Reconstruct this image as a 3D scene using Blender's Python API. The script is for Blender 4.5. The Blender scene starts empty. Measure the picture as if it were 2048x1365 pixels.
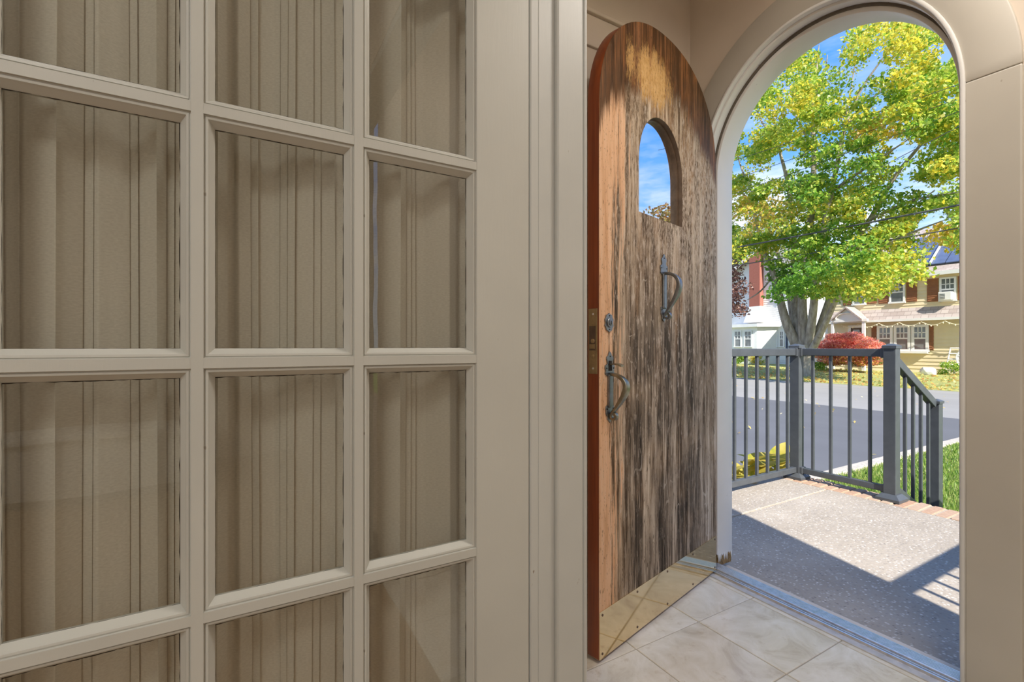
import bpy, bmesh, math, random
import numpy as np
from mathutils import Vector, Matrix
from mathutils.geometry import tessellate_polygon
random.seed(7); rng = np.random.default_rng(11)
D = bpy.data
SC = bpy.context.scene
COL = SC.collection

# ------------------------------------------------------------------ camera
# world: X along the front wall, Y out of the house, Z up; entry floor at z = 0
FPX, CX, CY, YAW, EYE = 950.0, 1024.0, 692.0, math.radians(59.7), 1.0
SN, CS = math.sin(YAW), math.cos(YAW)
cam_d = D.cameras.new('camera'); cam = D.objects.new('camera', cam_d); COL.objects.link(cam)
cam_d.sensor_fit = 'HORIZONTAL'; cam_d.sensor_width = 36.0; cam_d.lens = FPX / 2048 * 36.0
cam_d.shift_y = (CY - 682.5) / 2048; cam_d.clip_start = 0.02; cam_d.clip_end = 400
cam.location = (0, 0, EYE); cam.rotation_euler = (math.pi / 2, 0, YAW)
SC.camera = cam

# ------------------------------------------------------------------ world, sun, exposure
SC.view_settings.view_transform = 'Standard'; SC.view_settings.look = 'None'
SC.view_settings.exposure = 0.0; SC.view_settings.gamma = 1.0; SC.view_settings.use_curve_mapping = False
W = D.worlds.new('sky'); SC.world = W; W.use_nodes = True
nt = W.node_tree; nt.nodes.clear()
def wn(t): return nt.nodes.new(t)
tc = wn('ShaderNodeTexCoord'); sep = wn('ShaderNodeSeparateXYZ'); nt.links.new(tc.outputs['Generated'], sep.inputs[0])
ramp = wn('ShaderNodeValToRGB'); nt.links.new(sep.outputs['Z'], ramp.inputs[0])
cr = ramp.color_ramp; cr.elements[0].position = 0.0; cr.elements[0].color = (.72, .84, .96, 1)
cr.elements[1].position = 1.0; cr.elements[1].color = (.09, .24, .62, 1)
for p, c in ((.16, (.42, .63, .96, 1)), (.30, (.17, .42, .93, 1)), (.45, (.06, .28, .86, 1))):
    e = cr.elements.new(p); e.color = c
mp = wn('ShaderNodeMapping'); mp.inputs['Scale'].default_value = (1.6, 1.6, 7.0); mp.inputs['Location'].default_value = (3.1, 1.7, .4); nt.links.new(tc.outputs['Generated'], mp.inputs[0])
cn = wn('ShaderNodeTexNoise'); cn.inputs['Scale'].default_value = 2.2; cn.inputs['Detail'].default_value = 6; cn.inputs['Roughness'].default_value = .6
nt.links.new(mp.outputs[0], cn.inputs['Vector'])
cramp = wn('ShaderNodeValToRGB'); cramp.color_ramp.elements[0].position = .42; cramp.color_ramp.elements[1].position = .60
nt.links.new(cn.outputs['Fac'], cramp.inputs[0])
lowr = wn('ShaderNodeValToRGB'); lowr.color_ramp.elements[0].position = .18; lowr.color_ramp.elements[0].color = (1, 1, 1, 1)
lowr.color_ramp.elements[1].position = .40; lowr.color_ramp.elements[1].color = (.22, .22, .22, 1); nt.links.new(sep.outputs['Z'], lowr.inputs[0])
mm = wn('ShaderNodeMath'); mm.operation = 'MULTIPLY'; nt.links.new(cramp.outputs[0], mm.inputs[0]); nt.links.new(lowr.outputs[0], mm.inputs[1])
mix = wn('ShaderNodeMix'); mix.data_type = 'RGBA'; nt.links.new(mm.outputs[0], mix.inputs['Factor'])
nt.links.new(ramp.outputs[0], mix.inputs[6]); mix.inputs[7].default_value = (.92, .94, 1.0, 1)
bg = wn('ShaderNodeBackground'); bg.inputs['Strength'].default_value = 1.45; nt.links.new(mix.outputs[2], bg.inputs[0])
wo = wn('ShaderNodeOutputWorld'); nt.links.new(bg.outputs[0], wo.inputs[0])

sun_d = D.lights.new('sun', 'SUN'); sun_d.energy = 9.0; sun_d.angle = math.radians(.55); sun_d.color = (1, .95, .86)
sun = D.objects.new('sun', sun_d); COL.objects.link(sun)
SUN_EL = math.radians(41)
sdir = Vector((-.9645 * math.cos(SUN_EL), .264 * math.cos(SUN_EL), -math.sin(SUN_EL)))
sun.rotation_euler = sdir.to_track_quat('-Z', 'Y').to_euler(); sun.location = (9, -3, 9)

# ------------------------------------------------------------------ material helpers
class NT:
    def __init__(s, name):
        s.m = D.materials.new(name); s.m.use_nodes = True; s.t = s.m.node_tree; s.t.nodes.clear()
        s.out = s.t.nodes.new('ShaderNodeOutputMaterial')
        s.tc = s.t.nodes.new('ShaderNodeTexCoord')
    def n(s, typ, _set=None, **kw):
        x = s.t.nodes.new('ShaderNode' + typ)
        for k, v in (_set or {}).items(): setattr(x, k, v)
        for k, v in kw.items(): s.put(x.inputs[k.replace('_', ' ')], v)
        return x
    def put(s, sock, v):
        if hasattr(v, 'is_output') or isinstance(v, bpy.types.NodeSocket): s.t.links.new(v, sock)
        else:
            if isinstance(v, (tuple, list)) and len(v) == 3 and sock.type == 'RGBA': v = (*v, 1)
            sock.default_value = v
    def coords(s, scale=(1, 1, 1), loc=(0, 0, 0), rot=(0, 0, 0), src='Object'):
        return s.n('Mapping', Vector=s.tc.outputs[src], Scale=scale, Location=loc, Rotation=rot).outputs[0]
    def noise(s, vec, scale=5, detail=4, rough=.55, dist=0):
        return s.n('TexNoise', Vector=vec, Scale=scale, Detail=detail, Roughness=rough, Distortion=dist).outputs['Fac']
    def ramp(s, fac, stops, interp='LINEAR'):
        r = s.n('ValToRGB', Fac=fac); c = r.color_ramp; c.interpolation = interp
        while len(c.elements) < len(stops): c.elements.new(.5)
        for e, (p, v) in zip(c.elements, stops):
            e.position = p; e.color = (*v, 1) if isinstance(v, tuple) else (v, v, v, 1)
        return r.outputs[0]
    def mix(s, fac, a, b, mode='MIX'):
        x = s.n('Mix', {'data_type': 'RGBA', 'blend_type': mode})
        s.put(x.inputs['Factor'], fac); s.put(x.inputs[6], a); s.put(x.inputs[7], b); return x.outputs[2]
    def math(s, op, a, b=0.0, clamp=False):
        x = s.n('Math', {'operation': op, 'use_clamp': clamp}); s.put(x.inputs[0], a); s.put(x.inputs[1], b); return x.outputs[0]
    def mapr(s, v, a, b, c=0.0, d=1.0):
        x = s.n('MapRange', {'interpolation_type': 'SMOOTHSTEP'}); 
        for i, q in enumerate((v, a, b, c, d)): s.put(x.inputs[i], q)
        return x.outputs[0]
    def bump(s, h, strength=.2, dist=.01):
        return s.n('Bump', Height=h, Strength=strength, Distance=dist).outputs[0]
    def pbr(s, color, rough=.5, metal=0.0, normal=None, spec=.5, **kw):
        b = s.n('BsdfPrincipled'); s.put(b.inputs['Base Color'], color); s.put(b.inputs['Roughness'], rough)
        s.put(b.inputs['Metallic'], metal); s.put(b.inputs['Specular IOR Level'], spec)
        if normal is not None: s.put(b.inputs['Normal'], normal)
        for k, v in kw.items(): s.put(b.inputs[k.replace('_', ' ')], v)
        return s.end(b.outputs[0])
    def end(s, shader): s.t.links.new(shader, s.out.inputs[0]); return s.m

MAT = {}
def plain(name, color, rough=.5, metal=0.0, var=.12, scale=12, bump=.0, spec=.4):
    if name in MAT: return MAT[name]
    k = NT(name); v = k.coords(); n = k.noise(v, scale, 4)
    c2 = tuple(max(0, x * (1 - var)) for x in color); c1 = tuple(min(1, x * (1 + var)) for x in color)
    MAT[name] = k.pbr(k.ramp(n, [(.3, c2), (.7, c1)]), rough, metal, k.bump(n, bump, .004) if bump else None, spec)
    return MAT[name]

def paint(name, color, rough=.42, chips=True, stretch=(30, 30, 3)):
    k = NT(name); v = k.coords(stretch); br = k.noise(v, 6, 4, .6)
    big = k.noise(k.coords(), 3, 3)
    col = k.ramp(big, [(.3, tuple(c * .94 for c in color)), (.7, tuple(min(1, c * 1.04) for c in color))])
    if chips:
        ch = k.noise(k.coords((1, 1, .35)), 70, 3, .7); ar = k.noise(k.coords(), 6, 2)
        f = k.math('MULTIPLY', k.ramp(ch, [(.70, 0.), (.73, 1.)]), k.ramp(ar, [(.56, 0.), (.64, 1.)]))
        col = k.mix(f, col, (.16, .10, .05))
    return k.pbr(col, rough, 0, k.bump(br, .12, .0012), .35)

MAT['door_paint'] = paint('warm_grey_door_paint', (.525, .522, .475))
MAT['jamb_paint'] = paint('grey_jamb_paint', (.53, .535, .505))
MAT['wall_paint'] = paint('cream_wall_paint', (.66, .57, .47), .6, False, (4, 4, 4))
MAT['casing_paint'] = paint('stone_casing_paint', (.51, .475, .41), .45, True)
MAT['frame_paint'] = paint('white_frame_paint', (.74, .73, .70), .4, True)
MAT['weather_seal'] = plain('brown_weather_seal', (.13, .11, .085), .9)
MAT['dark_seam'] = plain('dark_seam', (.03, .022, .015), .9)
MAT['ceiling_paint'] = plain('ceiling_white', (.72, .68, .61), .8)

def weathered_wood():
    k = NT('weathered_door_wood')
    sp = k.n('SeparateXYZ', Vector=k.tc.outputs['Object']); u, v = sp.outputs[0], sp.outputs[2]
    wide = k.noise(k.coords((22, 1, 1.1)), 1.0, 5, .6, .3)         # broad vertical streaks
    fine = k.noise(k.coords((110, 1, 4.5)), 1.0, 7, .72, .2)       # fine grain
    fleck = k.noise(k.coords((150, 1, 38)), 1.0, 5, .72)           # flaking specks
    blot = k.noise(k.coords((4.5, 1, 2.6)), 1.0, 4, .6)
    st = k.math('ADD', k.math('MULTIPLY', wide, .50), k.math('MULTIPLY', fine, .50))
    grain = k.ramp(st, [(.39, (.06, .036, .020)), (.45, (.23, .15, .088)), (.51, (.47, .345, .23)), (.59, (.76, .64, .50))])
    dark = k.ramp(st, [(.39, (.022, .017, .013)), (.46, (.088, .068, .050)), (.53, (.24, .185, .135)), (.62, (.58, .48, .37))])
    lowm = k.math('MULTIPLY', k.mapr(v, 1.48, 1.0), k.math('MULTIPLY', k.mapr(u, .80, .66), k.mapr(u, .0, .22, .45, 1.0)))
    lowm = k.math('MULTIPLY', lowm, k.mapr(blot, .32, .52, .35, 1.0))
    midd = k.math('MULTIPLY', k.math('MULTIPLY', k.mapr(v, .95, 1.15), k.mapr(v, 1.50, 1.38)), k.mapr(blot, .44, .58))
    c = k.mix(k.math('MAXIMUM', lowm, k.math('MULTIPLY', midd, .75)), grain, dark)
    # warm brown breakthrough
    warm = k.math('MULTIPLY', k.mapr(k.noise(k.coords((9, 1, 1.5)), 1, 4), .52, .64), k.mapr(v, .7, 1.2))
    c = k.mix(k.math('MULTIPLY', warm, .8), c, k.ramp(fine, [(.35, (.13, .065, .028)), (.62, (.50, .31, .17))]))
    brown = k.math('MULTIPLY', k.math('MULTIPLY', k.mapr(v, 1.15, 1.35), k.mapr(v, 1.98, 1.85)), k.mapr(k.noise(k.coords((14, 1, 2.4)), 1, 5, .65), .47, .57))
    brown = k.math('MULTIPLY', brown, k.mapr(fleck, .60, .46))
    c = k.mix(k.math('MULTIPLY', brown, .85), c, (.10, .062, .034))
    # pale flaked patches, strongest on the hinge side of the light
    pale = k.math('MULTIPLY', k.math('MULTIPLY', k.mapr(v, 1.02, 1.45), k.mapr(v, 1.93, 1.72)), k.mapr(fleck, .43, .56))
    pale = k.math('MULTIPLY', pale, k.mapr(u, .62, .18, .40, 1.0))
    c = k.mix(k.math('MULTIPLY', pale, .70), c, (.64, .52, .41))
    # flakes of grey skin still clinging and dark pores, all over the weathered field
    flk = k.noise(k.coords((75, 1, 15)), 1, 6, .7)
    c = k.mix(k.math('MULTIPLY', k.mapr(flk, .55, .60), k.mapr(v, .5, 1.1, .25, .7)), c, (.62, .52, .42))
    c = k.mix(k.math('MULTIPLY', k.mapr(flk, .42, .375), .75), c, (.055, .036, .022))
    # bare peach-coloured wood along the lock edge, wider beside the light
    wid = k.mapr(v, 1.25, 1.6, .775, .715)
    edge = k.mapr(k.math('SUBTRACT', k.math('ADD', u, k.math('MULTIPLY', k.math('SUBTRACT', st, .5), .62)), wid), -.01, .035)
    bare = k.ramp(k.noise(k.coords((40, 1, 3)), 1, 5, .6), [(.3, (.56, .29, .14)), (.5, (.78, .48, .29)), (.75, (.86, .62, .44))])
    bare = k.mix(k.math('MULTIPLY', k.ramp(fleck, [(.36, 1.), (.42, 0.)]), .75), bare, (.16, .075, .03))
    c = k.mix(k.math('MULTIPLY', edge, k.mapr(v, 2.0, 1.80, .0, 1.0)), c, bare)
    # old dark varnish at crown and rim
    au = k.math('ABSOLUTE', k.math('SUBTRACT', u, .437))
    crown = k.math('ADD', v, k.math('MULTIPLY', k.math('POWER', au, 2), 1.25))
    crown = k.math('ADD', crown, k.math('MULTIPLY', k.math('SUBTRACT', st, .5), .5))
    top = k.mapr(crown, 1.905, 1.985)
    vc = k.ramp(k.math('ADD', st, k.math('MULTIPLY', k.math('SUBTRACT', blot, .5), .5)), [(.36, (.026, .014, .006)), (.50, (.10, .042, .014)), (.64, (.34, .125, .035))])
    c = k.mix(k.math('MULTIPLY', top, .93), c, vc)
    # golden bare patch below the crown with ragged edges
    du = k.math('SUBTRACT', u, .555); dv = k.math('SUBTRACT', v, 1.965)
    r2 = k.math('ADD', k.math('POWER', k.math('ABSOLUTE', k.math('DIVIDE', du, .125)), 2), k.math('POWER', k.math('ABSOLUTE', k.math('DIVIDE', dv, .085)), 2))
    rag = k.math('ADD', k.math('MULTIPLY', k.math('SUBTRACT', wide, .5), 5.5), k.math('MULTIPLY', k.math('SUBTRACT', fleck, .5), 6.0))
    gold = k.mapr(k.math('ADD', r2, rag), 1.7, .5)
    gcol = k.ramp(fleck, [(.34, (.16, .08, .025)), (.42, (.58, .33, .11)), (.6, (.80, .52, .24))])
    c = k.mix(k.math('MULTIPLY', gold, .92), c, gcol)
    # dark pits, pale scratches
    pits = k.ramp(k.noise(k.coords((190, 1, 60)), 1, 2, .6), [(.29, 1.), (.34, 0.)])
    c = k.mix(k.math('MULTIPLY', pits, .75), c, (.035, .024, .016))
    for rot, sc_, th in ((.7, 2.3, .0028), (-.9, 3.1, .0022), (.25, 4.0, .0025)):
        iso = k.math('ABSOLUTE', k.math('SUBTRACT', k.noise(k.coords((2.2, 1, .6), rot=(0, rot, 0)), sc_, 2, .4), .5))
        f = k.math('MULTIPLY', k.math('LESS_THAN', iso, th), k.mapr(k.noise(k.coords((6, 1, 6)), 1, 2), .53, .60))
        c = k.mix(k.math('MULTIPLY', f, k.mapr(v, 1.5, 1.2, 0, .5)), c, (.60, .52, .43))
    return k.pbr(c, k.mapr(top, 0, 1, .8, .58), 0, k.bump(k.math('ADD', st, k.math('MULTIPLY', fleck, .4)), .4, .003), .12)
MAT['weathered'] = weathered_wood()

def varnish():
    k = NT('red_varnished_edge'); g = k.noise(k.coords((60, 60, 3)), 1, 5, .6)
    return k.pbr(k.ramp(g, [(.3, (.17, .032, .008)), (.7, (.33, .075, .018))]), .32, 0, None, .5)
MAT['varnish'] = varnish()

def metal(name, c, rough, var=.3, spot=30, m=1.0):
    k = NT(name); n = k.noise(k.coords(), spot, 5, .65)
    return k.pbr(k.ramp(n, [(.3, tuple(x * (1 - var) for x in c)), (.7, tuple(min(1, x * (1 + var)) for x in c))]), k.mapr(n, .3, .7, rough * .8, rough * 1.25), m, k.bump(n, .15, .0006))
MAT['iron'] = metal('pewter_grey_iron', (.25, .26, .27), .42)
MAT['worn_iron'] = metal('brass_worn_iron', (.33, .31, .23), .38)
MAT['brass'] = metal('polished_brass', (.80, .62, .33), .07, .04, 5)
MAT['old_brass'] = metal('tarnished_brass', (.42, .32, .18), .42, .2, 40)
MAT['alu'] = metal('threshold_aluminium', (.80, .81, .82), .42, .10, 60)
MAT['rail_metal'] = plain('charcoal_powder_coat', (.07, .077, .085), .42, 0, .12, 20, 0, .5)

def glass(name, refl=.08, tint=(1, 1, 1), rough=0.0, boost=1.0):
    k = NT(name); lw = k.n('LayerWeight', Blend=.5)
    f = k.mapr(lw.outputs['Facing'], .0, 1.0, refl, min(1, refl + boost))
    bow = k.bump(k.noise(k.coords(), 5, 2), .05, .01)
    g = k.n('BsdfGlossy', Color=(1, 1, 1, 1), Roughness=rough, Normal=bow); t = k.n('BsdfTransparent', Color=(*tint, 1))
    x = k.n('MixShader'); k.put(x.inputs[0], f); k.t.links.new(t.outputs[0], x.inputs[1]); k.t.links.new(g.outputs[0], x.inputs[2])
    return k.end(x.outputs[0])
MAT['glass'] = glass('old_window_glass', .035, (.93, .94, .93), 0.0, .35)
MAT['mirror_glass'] = glass('reflective_door_glass', .80, (.5, .55, .6), 0.0, .1)
def dark_glass():
    k = NT('far_window_glass'); n = k.noise(k.coords(), 1.5, 2)
    return k.pbr(k.ramp(n, [(.3, (.10, .11, .115)), (.7, (.24, .25, .245))]), .08, 0, None, .8)
MAT['far_glass'] = dark_glass()

def fabric():
    k = NT('sheer_curtain_cotton')
    w = k.noise(k.coords((1, 220, 500)), 1, 2); c = k.ramp(w, [(.3, (.62, .57, .48)), (.7, (.72, .67, .575))])
    d = k.n('BsdfDiffuse', Color=c); t = k.n('BsdfTranslucent', Color=c); x = k.n('MixShader'); x.inputs[0].default_value = .16
    k.t.links.new(d.outputs[0], x.inputs[1]); k.t.links.new(t.outputs[0], x.inputs[2]); return k.end(x.outputs[0])
MAT['curtain'] = fabric()

def tile():
    k = NT('beige_stone_tile'); g = k.n('ObjectInfo').outputs['Random']
    off = k.n('CombineXYZ', X=k.math('MULTIPLY', g, 31.0), Y=k.math('MULTIPLY', g, 17.0))
    v = k.n('VectorMath', {'operation': 'ADD'}); k.put(v.inputs[0], k.tc.outputs['Object']); k.put(v.inputs[1], off.outputs[0])
    n = k.noise(v.outputs[0], 7, 7, .62, 1.2); n2 = k.noise(v.outputs[0], 22, 5, .7)
    c = k.ramp(n, [(.28, (.56, .49, .39)), (.45, (.72, .67, .57)), (.62, (.81, .77, .69)), (.8, (.86, .83, .77))])
    c = k.mix(k.math('MULTIPLY', k.ramp(n2, [(.58, 0.), (.72, 1.)]), .5), c, (.50, .40, .28))
    return k.pbr(c, .2, 0, k.bump(n, .05, .002), .6)
MAT['tile'] = tile()
MAT['grout'] = plain('tile_grout', (.42, .38, .31), .9)

def concrete():
    k = NT('exposed_aggregate_concrete')
    vo = k.n('TexVoronoi', {'feature': 'F1'}, Vector=k.coords(), Scale=72.0, Randomness=1.0)
    n = k.noise(k.coords(), 2.5, 5, .6); fine = k.noise(k.coords(), 160, 3, .7)
    base = k.ramp(n, [(.3, (.31, .265, .215)), (.7, (.42, .365, .30))])
    st = k.mix(k.ramp(vo.outputs['Distance'], [(.20, 1.), (.42, 0.)]), base, k.ramp(vo.outputs['Color'], [(.2, (.20, .18, .16)), (.55, (.44, .40, .36)), (.85, (.74, .69, .62))]))
    st = k.mix(k.math('MULTIPLY', fine, .4), st, base)
    # grimy band where the slab meets the sill
    sp = k.n('SeparateXYZ', Vector=k.tc.outputs['Object']); y = sp.outputs[1]
    j = k.math('ADD', y, k.math('MULTIPLY', k.math('SUBTRACT', n, .5), .10))
    band = k.math('MULTIPLY', k.mapr(j, 2.06, 2.09), k.mapr(j, 2.15, 2.11))
    st = k.mix(k.math('MULTIPLY', band, k.mapr(fine, .35, .6, .2, .85)), st, (.07, .065, .055))
    return k.pbr(st, .9, 0, k.bump(vo.outputs['Distance'], .35, .004), .2)
MAT['concrete'] = concrete()
MAT['mortar'] = plain('pale_mortar', (.46, .41, .34), .95, 0, .2, 40)
def brick():
    k = NT('worn_red_brick'); g = k.n('ObjectInfo').outputs['Random']; n = k.noise(k.coords(), 40, 5, .65)
    c = k.mix(k.math('MULTIPLY', g, .7), k.ramp(n, [(.3, (.34, .20, .13)), (.7, (.50, .33, .23))]), (.45, .36, .27))
    return k.pbr(c, .92, 0, k.bump(n, .4, .004), .15)
MAT['brick'] = brick()
def asphalt(name, c, s=1.0):
    k = NT(name); v = k.coords(); n = k.noise(v, 220, 3, .7); b = k.noise(k.coords((.12, .5, 1)), 1.3, 4)
    col = k.mix(k.math('MULTIPLY', n, .55), tuple(x * .75 for x in c), tuple(x * 1.35 for x in c))
    col = k.mix(k.ramp(b, [(.35, 0.), (.65, .35)]), col, tuple(x * 1.3 for x in c))
    return k.pbr(col, .85, 0, k.bump(n, .2, .004), .25)
MAT['new_asphalt'] = asphalt('dark_driveway_asphalt', (.135, .135, .142))
MAT['old_asphalt'] = asphalt('pale_street_asphalt', (.30, .285, .265))
def lawn(name, a, b, c, d):
    k = NT(name); n = k.noise(k.coords(), 3.5, 6, .7); f = k.noise(k.coords(), 60, 4, .75)
    col = k.ramp(n, [(.28, a), (.46, b), (.6, c), (.76, d)])
    col = k.mix(k.math('MULTIPLY', f, .6), col, tuple(x * .55 for x in b))
    return k.pbr(col, .95, 0, k.bump(f, .6, .03), .1)
MAT['lawn'] = lawn('green_lawn', (.13, .20, .03), (.20, .31, .05), (.30, .40, .08), (.42, .44, .12))
MAT['far_lawn'] = lawn('leaf_strewn_lawn', (.27, .31, .08), (.40, .42, .14), (.54, .51, .22), (.64, .55, .28))
MAT['soil'] = plain('brown_soil', (.13, .085, .05), .95, 0, .3, 25, .4)

def leafmat(name, trans=.55):
    k = NT(name); a = k.n('Attribute', {'attribute_name': 'Col'})
    d = k.n('BsdfDiffuse', Color=a.outputs['Color']); t = k.n('BsdfTranslucent', Color=a.outputs['Color']); x = k.n('MixShader'); x.inputs[0].default_value = trans
    g = k.n('BsdfGlossy', Roughness=.45); y = k.n('MixShader'); y.inputs[0].default_value = .04
    k.t.links.new(d.outputs[0], x.inputs[1]); k.t.links.new(t.outputs[0], x.inputs[2])
    k.t.links.new(x.outputs[0], y.inputs[1]); k.t.links.new(g.outputs[0], y.inputs[2]); return k.end(y.outputs[0])
MAT['leaf'] = leafmat('autumn_leaf')
def bark():
    k = NT('grey_maple_bark'); n = k.noise(k.coords((3, 3, .8)), 2.2, 6, .65)
    return k.pbr(k.ramp(n, [(.3, (.19, .155, .12)), (.5, (.38, .33, .265)), (.72, (.56, .51, .43))]), .9, 0, k.bump(n, .6, .05), .2)
MAT['bark'] = bark()
def shingle(name, a, b):
    k = NT(name)
    br = k.n('TexBrick', Vector=k.coords((1, 1, 1)), Color1=(*a, 1), Color2=(*b, 1), Mortar=(*[x * .7 for x in a], 1), Scale=1.0, Mortar_Size=.012, Brick_Width=.32, Row_Height=.14)
    n = k.noise(k.coords(), 9, 4); return k.pbr(k.mix(k.math('MULTIPLY', n, .5), br.outputs[0], b), .95, 0, None, .1)
MAT['shingle'] = shingle('brown_grey_shingle', (.36, .29, .26), (.50, .43, .39))
MAT['dark_shingle'] = shingle('dark_roof_shingle', (.16, .15, .16), (.24, .23, .24))
MAT['cream_siding'] = plain('cream_siding', (.78, .66, .43), .6, 0, .05, 2)
MAT['white_siding'] = plain('white_siding', (.86, .85, .82), .6, 0, .04, 2)
MAT['white_trim'] = plain('white_trim', (.82, .81, .78), .5, 0, .04, 3)
MAT['shutter'] = plain('brown_shutter', (.30, .125, .055), .6, 0, .12, 5)
MAT['navy_shutter'] = plain('dark_blue_shutter', (.06, .075, .12), .6, 0, .1, 5)
MAT['chimney'] = shingle('red_chimney_brick', (.42, .15, .11), (.52, .22, .17))
MAT['wire'] = plain('black_cable_sheath', (.09, .09, .09), .6)
MAT['rot'] = plain('rotted_bare_wood', (.22, .14, .06), .95, 0, .5, 90, .6)

# ------------------------------------------------------------------ mesh helpers
INV = {}
def put(o, label=None, cat=None, group=None, kind=None):
    for k, v in (('label', label), ('category', cat), ('group', group), ('kind', kind)):
        if v: o[k] = v
    return o
def empty(name, loc, rotz=0, local=False):
    o = D.objects.new(name, None); COL.objects.link(o); o.location = loc; o.rotation_euler = (0, 0, rotz); o.empty_display_size = .1
    INV[o] = Matrix.Identity(4) if local else (Matrix.Translation(loc) @ Matrix.Rotation(rotz, 4, 'Z')).inverted()
    return o
class MB:
    def __init__(s): s.v = []; s.f = []; s.m = []
    def add(s, vs, fs, mi=0):
        b = len(s.v); s.v += [tuple(x) for x in vs]; s.f += [tuple(b + i for i in f) for f in fs]; s.m += [mi] * len(fs); return s
    def box(s, x0, x1, y0, y1, z0, z1, mi=0):
        v = [(x, y, z) for z in (z0, z1) for y in (y0, y1) for x in (x0, x1)]
        return s.add(v, [(0, 2, 3, 1), (4, 5, 7, 6), (0, 1, 5, 4), (2, 6, 7, 3), (0, 4, 6, 2), (1, 3, 7, 5)], mi)
    def hexa(s, a, b, mi=0):     # two quads
        return s.add(list(a) + list(b), [(3, 2, 1, 0), (4, 5, 6, 7)] + [(i, (i + 1) % 4, 4 + (i + 1) % 4, 4 + i) for i in range(4)], mi)
    def prism(s, poly, w0, w1, fn, holes=(), mi=0, side_mi=None, back_mi=None):
        loops = [list(poly)] + [list(h) for h in holes]; flat = [p for l in loops for p in l]; n = len(flat)
        tris = tessellate_polygon([[Vector((p[0], p[1], 0)) for p in l] for l in loops])
        vs = [fn(p[0], p[1], w0) for p in flat] + [fn(p[0], p[1], w1) for p in flat]
        s.add(vs, [tuple(t) for t in tris], mi); base = len(s.v) - 2 * n
        back = [tuple(base + n + i for i in reversed(t)) for t in tris]; s.f += back; s.m += [mi if back_mi is None else back_mi] * len(back)
        o = 0
        for l in loops:
            for i in range(len(l)):
                a, b = base + o + i, base + o + (i + 1) % len(l); s.f.append((a, b, b + n, a + n)); s.m.append(mi if side_mi is None else side_mi)
            o += len(l)
        return s
    def tube(s, pts, rad, seg=8, cap=True, mi=0, square=None):
        pts = [Vector(p) for p in pts]; rad = rad if hasattr(rad, '__len__') else [rad] * len(pts); rings = []; up = None
        for i, p in enumerate(pts):
            t = (pts[min(i + 1, len(pts) - 1)] - pts[max(i - 1, 0)]).normalized()
            if up is None: up = Vector((0, 0, 1)) if abs(t.z) < .9 else Vector((1, 0, 0))
            a = t.cross(up).normalized(); b = a.cross(t).normalized(); up = b
            if square: prof = [(-square[0], -square[1]), (square[0], -square[1]), (square[0], square[1]), (-square[0], square[1])]; q = [p + a * (x * rad[i]) + b * (y * rad[i]) for x, y in prof]
            else: q = [p + a * (math.cos(2 * math.pi * j / seg) * rad[i]) + b * (math.sin(2 * math.pi * j / seg) * rad[i]) for j in range(seg)]
            rings.append(q)
        k = len(rings[0]); vs = [x for r in rings for x in r]
        fs = [(i * k + j, i * k + (j + 1) % k, (i + 1) * k + (j + 1) % k, (i + 1) * k + j) for i in range(len(rings) - 1) for j in range(k)]
        if cap: fs += [tuple(reversed(range(k))), tuple((len(rings) - 1) * k + j for j in range(k))]
        return s.add(vs, fs, mi)
    def lathe(s, prof, c, axis=(0, 0, 1), seg=16, mi=0):
        ax = Vector(axis).normalized(); q = ax.to_track_quat('Z', 'Y'); c = Vector(c); vs = []
        for r, h in prof:
            for j in range(seg):
                t = 2 * math.pi * j / seg; vs.append(c + q @ Vector((r * math.cos(t), r * math.sin(t), h)))
        n = len(prof); fs = [(i * seg + j, i * seg + (j + 1) % seg, (i + 1) * seg + (j + 1) % seg, (i + 1) * seg + j) for i in range(n - 1) for j in range(seg)]
        fs += [tuple(reversed(range(seg))), tuple((n - 1) * seg + j for j in range(seg))]
        return s.add(vs, fs, mi)
    def mesh(s, name, mats, inv=None, smooth=False, bevel=0, angle=35, bseg=2):
        me = D.meshes.new(name); vs = s.v if inv is None else [inv @ Vector(v) for v in s.v]
        me.from_pydata([tuple(v) for v in vs], [], s.f)
        for m in (mats if isinstance(mats, (list, tuple)) else [mats]): me.materials.append(MAT[m] if isinstance(m, str) else m)
        me.polygons.foreach_set('material_index', s.m)
        bm = bmesh.new(); bm.from_mesh(me)
        bmesh.ops.recalc_face_normals(bm, faces=bm.faces)
        if bevel:
            es = [e for e in bm.edges if len(e.link_faces) == 2 and e.calc_face_angle(0) > math.radians(angle)]
            bmesh.ops.bevel(bm, geom=es, offset=bevel, segments=bseg, affect='EDGES', profile=.5, clamp_overlap=True)
        bm.to_mesh(me); bm.free()
        if smooth:
            me.polygons.foreach_set('use_smooth', [True] * len(me.polygons))
            try: me.set_sharp_from_angle(angle=math.radians(smooth if smooth is not True else 40))
            except Exception: pass
        me.update(); return me
    def build(s, name, mats, parent=None, **kw):
        me = s.mesh(name, mats, INV.get(parent), **kw); o = D.objects.new(name, me); COL.objects.link(o)
        if parent is not None: o.parent = parent; INV[o] = INV.get(parent, Matrix.Identity(4))
        return o
def inst(name, me, parent, loc, rot=(0, 0, 0), scale=(1, 1, 1)):
    o = D.objects.new(name, me); COL.objects.link(o); o.parent = parent
    o.location = (INV[parent] @ Vector(loc)) if parent in INV else loc; o.rotation_euler = rot; o.scale = scale
    INV[o] = Matrix.Identity(4); return o
def box(name, x0, x1, y0, y1, z0, z1, mat, parent=None, **kw): return MB().box(x0, x1, y0, y1, z0, z1).build(name, mat, parent, **kw)
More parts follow.
